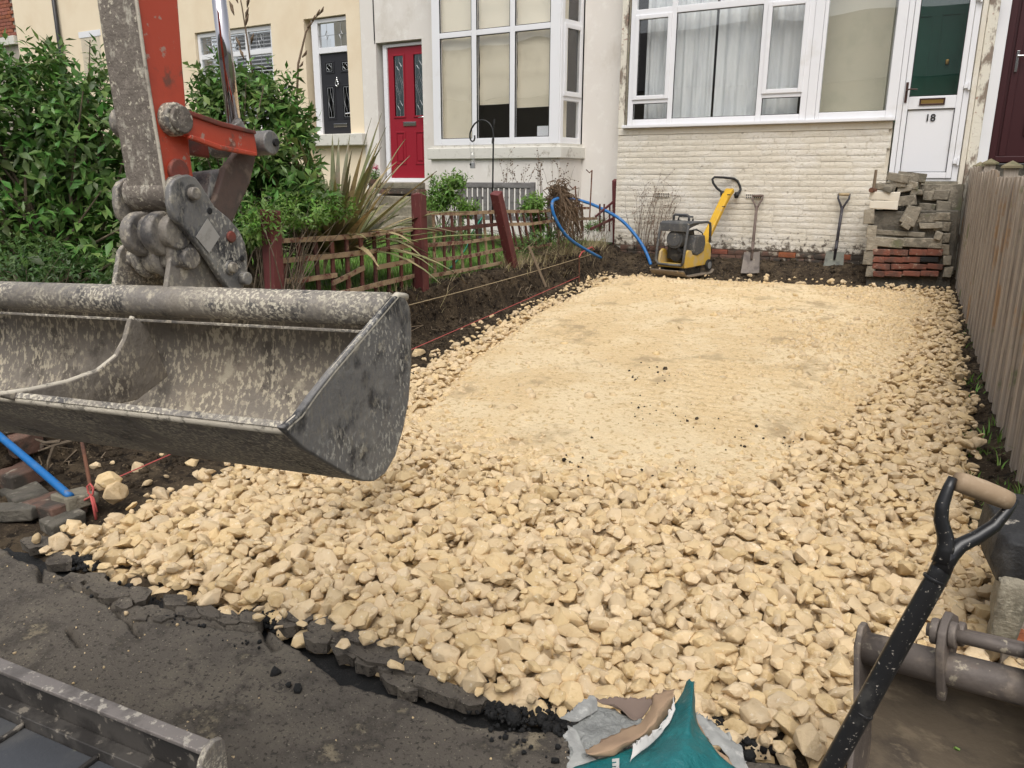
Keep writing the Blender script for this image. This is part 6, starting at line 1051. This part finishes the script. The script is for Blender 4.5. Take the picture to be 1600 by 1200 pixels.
n0 = np.cross(ax_, np.array((1.0, 0.3, 0))); n0 /= np.linalg.norm(n0); s0_ = np.cross(ax_, n0); V = [e0+ax_*.32*j/4+s0_*(i/3-1)*.11*(1-.12*(j == 4))+n0*.03*((i/3-1)**2) for j in range(5) for i in range(7)]; MB().add(V+[v+n0*.004 for v in V], [(j*7+i, j*7+i+1, j*7+i+8, j*7+i+7) for j in range(4) for i in range(6)]+[(35+j*7+i+7, 35+j*7+i+8, 35+j*7+i+1, 35+j*7+i) for j in range(4) for i in range(6)]).build('blade', BLKP, shv, smooth=True)
# ================================================================ small digging bucket at the bottom right
DB = mat('rusty_bucket_steel', (.15, .125, .108), [((.09, .075, .067), 7, .45, .66, 7), ((.22, .18, .145), 12, .52, .64, 8), ((.38, .33, .25), 26, .59, .67, 7), ((.15, .07, .04), 5, .62, .74, 6)], rough=.6, metal=.25, bump=.4, bscale=60, dist=.004); DBM = mat('bucket_inner_mud', (.15, .118, .082), [((.085, .068, .052), 5, .45, .64, 6, (1, 1, 2)), ((.24, .19, .13), 9, .53, .66, 7, (1, 1, 2.5))], rough=.85, bump=.5, bscale=30, dist=.006)
P0 = atD(1352, 1012, 1.80); P1 = atD(1660, 1090, 1.56); AX2 = P1-P0; LB = np.linalg.norm(AX2); AX2 /= LB; dn = np.array((0, 0, -1.0)); dn = dn-AX2*np.dot(dn, AX2); dn /= np.linalg.norm(dn); tw = np.cross(AX2, dn)
if np.dot(tw, CAM-P0) < 0: tw = -tw
db = thing('digging_bucket', P0+AX2*.2+dn*.5, 'small rusty digger bucket standing behind the foreground shovel', 'bucket')
def dbp(a, d_, t_): return P0+AX2*a+dn*d_+tw*t_
prof = [(.0, -.03), (.06, -.052), (.16, -.066), (.27, -.06), (.37, -.02), (.43, .06), (.45, .16), (.44, .28)]
o = MB(); n = len(prof); V = [dbp(a, d_, t_) for a in (0, LB) for d_, t_ in prof]+[dbp(a, d_-.004, t_+.012) for a in (0, LB) for d_, t_ in prof]; o.add(V, [(i, i+1, n+i+1, n+i) for i in range(n-1)]+[(2*n+i, 3*n+i, 3*n+i+1, 2*n+i+1) for i in range(n-1)]+[(n-1, 2*n-1, 4*n-1, 3*n-1), (0, 2*n, 3*n, n)]); o.build('shell', DBM, db, smooth=True)
MB().cyl(dbp(0, 0, 0), dbp(LB, 0, 0), .037, 24).build('top_tube', DB, db, smooth=True)
sidp = [(-.055, -.02), (-.058, .012), (-.02, .045), (.12, .05), (.30, .12), (.44, .28), (.46, .16), (.44, .05), (.375, -.035), (.27, -.075), (.16, -.08), (.05, -.065), (-.02, -.05)]
for a in (-.014, LB): MB().prism([dbp(a, d_, t_) for d_, t_ in sidp], AX2*.014).build('side_plate', DB, db, bevel=.004)
for a in (.155, .33):
    MB().prism([dbp(a, d_, t_) for d_, t_ in [(.065, .03), (.0, .05), (-.06, .055), (-.10, .035), (-.115, .0), (-.115, -.04), (-.08, -.10), (-.02, -.12), (.02, -.05)]], AX2*.018).build('ear', DB, db, bevel=.004)
for d_, t_, r in ((-.085, .005, .0145), (-.045, -.085, .0135)): MB().cyl(dbp(.13, d_, t_), dbp(.375, d_, t_), r, 18).build('pin', DB, db, smooth=True); [MB().cyl(dbp(a, d_, t_), dbp(a+.016, d_, t_), r+.014, 18).build('pin_collar', DB, db, bevel=.004) for a in (.138, .173, .314, .349)]
# ================================================================ low garden wall end on the right
lw = thing('low_wall', (.75, 2.9, .1), 'end of a low brick wall with black-painted coping at the right edge', 'wall')
COP = mat('black_painted_coping', (.018, .018, .019), [((.055, .055, .055), 6, .50, .68, 8), ((.48, .43, .36), 5, .585, .64, 8)], rough=.7, bump=.8, bscale=30, dist=.012)
cp = atD(1542, 850, 2.45); base = zb(cp[1])
def rough_block(c, size, m, name, par, seed, amp=.012, R=None):
    V0, F0 = ico(3); s = np.sign(V0)*np.abs(V0)**.32; s /= np.abs(s).max(); P_ = s*np.array(size)/2; P_ = P_+amp*np.stack([vnoise(V0*3+seed+k*7, seed+k) for k in range(3)], 1)
    if R is not None: P_ = P_ @ np.array(R).T
    return np_mesh(name, P_+np.array(c), F0, m, par, True)
cz = cp[2]; rough_block((cp[0]+.17, cp[1]+.12, cz-.0), (.34, .44, .17), COP, 'coping', lw, 3, .014, rotm(.03, -.03, .1)); rough_block((cp[0]+.52, cp[1]+.12, cz-.0), (.36, .44, .16), COP, 'coping', lw, 8, .014)
lbk = [brick_mesh(.215, .066, .10, 950+j, RBRICK, .006) for j in range(3)]
hgt = cz-.09-base; nr = max(2, int(hgt/.075)+1); MB().box(cp[0]+.09, cp[0]+.75, cp[1]-.04, cp[1]+.28, base-.1, cz-.085).build('core', MORTAR, lw)
for r_ in range(nr):
    for i in range(3): place(lbk[(r_+i) % 3], 'brick', lw, (cp[0]+.18+.226*i+(.1 if r_ % 2 else 0), cp[1]-.02, cz-.125-.075*r_))
rough_block((cp[0]+.075, cp[1]-.07, cz-.16), (.08, .12, .22), STONEY, 'stone_end', lw, 12, .01)
# ================================================================ torn cement bag
TEAL = mat('teal_bag_paper', (.006, .115, .125), [((.012, .16, .165), 6, .45, .68, 6), ((.16, .25, .25), 40, .64, .72, 7)], rough=.42, bump=.7, bscale=16, dist=.02); KRAFT = mat('kraft_paper', (.36, .245, .155), [((.30, .20, .13), 9, .45, .68)], rough=.85, bump=.2, bscale=50); GPAP = mat('dusty_grey_paper', (.36, .36, .34), [((.24, .24, .23), 10, .45, .66, 7), ((.50, .49, .46), 26, .55, .7)], rough=.85, bump=.4, bscale=40, dist=.004); CEM = mat('cement_powder', (.30, .305, .29), [((.24, .245, .235), 30, .45, .65, 7)], rough=.95, bump=.9, bscale=90, bdetail=8, dist=.01); BRNIN = mat('brown_inner_paper', (.20, .145, .115), [((.14, .10, .085), 9, .45, .7)], rough=.85); WPAP = mat('white_paper_edge', (.55, .53, .50), [((.38, .36, .34), 30, .5, .7)], rough=.85)
bag = thing('cement_bag', atD(1020, 1200, 1.5)-np.array((0, 0, .2)), 'torn teal paper cement bag spilling grey powder at the bottom edge', 'bag')
def smooth_line(pts, n):
    pts = [np.array(p, float) for p in pts]; out = []
    for k in range(n+1):
        t = k/n*(len(pts)-1); i = min(int(t), len(pts)-2); f = t-i; p0, p1, p2, p3 = pts[max(i-1, 0)], pts[i], pts[i+1], pts[min(i+2, len(pts)-1)]; out.append(.5*((2*p1)+(-p0+p2)*f+(2*p0-5*p1+4*p2-p3)*f*f+(-p0+3*p1-3*p2+p3)*f**3))
    return out
def sheet(name, rails, m, amp=.004, sc=30, thick=.0015, edge=.0, nu=36, nv=14, seed=1, parent=bag):
    """paper sheet through several rails of (px, py, depth) points"""
    R_ = [smooth_line([atD(*p) for p in r], nu) for r in rails]; cols = [smooth_line([r[k] for r in R_], nv) for k in range(nu+1)]; G = np.array(cols).reshape(-1, 3); nz = np.stack([vnoise(G*sc+k*5, seed+k) for k in range(3)], 1)+.5*np.stack([vnoise(G*sc*3+k*5, seed+9+k) for k in range(3)], 1)
    cz_ = 1-np.abs(vnoise(G*np.array((38, 38, 22))+3, seed+21)); G = G+nz*amp+np.outer(cz_**3*amp*1.1, -fwd); J = (nv+1)
    if edge: 
        for k in range(nu+1): G[k*J] += np.array((RNG.normal(0, edge), RNG.normal(0, edge), RNG.normal(0, edge)))
    F_ = np.array([[k*J+j, k*J+j+1, (k+1)*J+j+1, (k+1)*J+j] for k in range(nu) for j in range(nv)]); o = np_mesh(name, G, F_, m, parent, True); md = o.modifiers.new('thick', 'SOLIDIFY'); md.thickness = thick; o.data.set_sharp_from_angle(angle=math.radians(28)); return o
sheet('bag_front', [[(1075, 1062, 1.70), (1060, 1090, 1.68), (1035, 1125, 1.63), (1000, 1160, 1.57), (960, 1178, 1.52), (890, 1205, 1.47), (850, 1260, 1.42)], [(1079, 1066, 1.68), (1078, 1110, 1.60), (1070, 1150, 1.53), (1050, 1190, 1.46), (1030, 1230, 1.42), (1000, 1270, 1.38), (980, 1330, 1.36)], [(1082, 1064, 1.70), (1084, 1100, 1.66), (1092, 1135, 1.60), (1112, 1165, 1.55), (1135, 1190, 1.52), (1165, 1215, 1.49), (1200, 1280, 1.45)]], TEAL, .004, 14, nv=20)
sheet('bag_ridge', [[(1072, 1064, 1.70), (1066, 1085, 1.70), (1060, 1105, 1.70)], [(1077, 1060, 1.72), (1080, 1080, 1.72), (1082, 1112, 1.72)]], TEAL, .002, 20, nu=12, nv=4)
sheet('kraft_flap', [[(1052, 1078, 1.70), (1024, 1084, 1.70), (1016, 1105, 1.68), (1000, 1128, 1.63), (965, 1145, 1.58), (935, 1160, 1.54), (916, 1174, 1.52)], [(1054, 1084, 1.665), (1036, 1105, 1.64), (1022, 1125, 1.60), (1000, 1148, 1.56), (975, 1160, 1.53), (945, 1172, 1.50), (920, 1178, 1.49)], [(1055, 1090, 1.68), (1042, 1118, 1.66), (1026, 1142, 1.60), (994, 1158, 1.56), (975, 1168, 1.53), (958, 1179, 1.51), (928, 1178, 1.50)]], KRAFT, .0025, 25, edge=.0025, nv=10)
sheet('white_ply', [[(1054, 1090, 1.63), (1041, 1118, 1.60), (1024, 1142, 1.55), (1000, 1156, 1.51), (990, 1162, 1.50)], [(1054, 1108, 1.61), (1038, 1140, 1.57), (1014, 1164, 1.52), (996, 1178, 1.49), (985, 1192, 1.48)]], WPAP, .002, 40, edge=.002, nv=5)
sheet('inner_ply', [[(930, 1094, 1.76), (960, 1089, 1.77), (990, 1089, 1.77), (1022, 1092, 1.75)], [(945, 1100, 1.74), (965, 1104, 1.73), (990, 1112, 1.72), (1012, 1110, 1.72)], [(960, 1098, 1.72), (975, 1112, 1.70), (990, 1124, 1.69), (1002, 1122, 1.69)]], BRNIN, .002, 30, edge=.002)
sheet('grey_ply', [[(924, 1084, 1.76), (905, 1100, 1.72), (890, 1112, 1.69), (877, 1122, 1.67)], [(932, 1095, 1.75), (918, 1110, 1.70), (900, 1120, 1.67), (886, 1124, 1.65)], [(934, 1110, 1.72), (920, 1118, 1.69), (905, 1124, 1.66), (893, 1126, 1.64)]], GPAP, .003, 30, edge=.002)
sheet('grey_ply', [[(892, 1136, 1.62), (880, 1150, 1.58), (888, 1170, 1.55), (886, 1215, 1.48)], [(897, 1140, 1.61), (898, 1160, 1.57), (906, 1180, 1.53), (905, 1220, 1.47)], [(905, 1150, 1.59), (915, 1175, 1.54), (930, 1185, 1.51), (940, 1200, 1.48)]], GPAP, .004, 25, edge=.003)
sheet('powder_heap', [[(930, 1100, 1.75), (960, 1106, 1.74), (985, 1116, 1.72), (1005, 1122, 1.70)], [(905, 1122, 1.68), (935, 1128, 1.67), (970, 1135, 1.66), (1000, 1138, 1.64)], [(894, 1145, 1.60), (925, 1152, 1.59), (955, 1155, 1.58), (975, 1150, 1.58)], [(890, 1185, 1.53), (910, 1182, 1.53), (925, 1180, 1.53), (940, 1172, 1.53)], [(890, 1205, 1.50), (905, 1200, 1.50), (920, 1195, 1.51), (932, 1185, 1.52)]], CEM, .006, 45, nu=50, nv=40)
sheet('grey_ply', [[(1082, 1114, 1.70), (1100, 1120, 1.70), (1118, 1132, 1.69), (1138, 1150, 1.66), (1158, 1172, 1.61), (1168, 1210, 1.54)], [(1084, 1122, 1.68), (1104, 1134, 1.66), (1120, 1146, 1.64), (1136, 1160, 1.62), (1150, 1180, 1.58), (1160, 1214, 1.53)], [(1088, 1135, 1.65), (1104, 1148, 1.63), (1112, 1160, 1.61), (1128, 1170, 1.60), (1142, 1192, 1.56), (1150, 1220, 1.51)]], GPAP, .004, 25, edge=.003)
sheet('kraft_edge', [[(1080, 1112, 1.68), (1090, 1140, 1.63), (1106, 1165, 1.58), (1128, 1185, 1.55), (1140, 1210, 1.51)], [(1086, 1118, 1.665), (1098, 1142, 1.62), (1114, 1166, 1.575), (1138, 1186, 1.545), (1150, 1212, 1.505)]], KRAFT, .002, 40, edge=.002, nv=4)
pE = atD(968, 1186, 1.47); vr = -r2; vu = -u2; text_mesh('E', .028, 'print_letter', WPAP, bag, pE, vr*.97+vu*.1, vu*.98, -fwd, .001)
tag(MB().obox(atD(1495, 1170, 1.60), (.010, .004, .007), rotm(.6, .4, .2)).build('fallen_leaf', LEAF2), 'tiny green leaf lying inside the small rusty bucket', 'leaf')
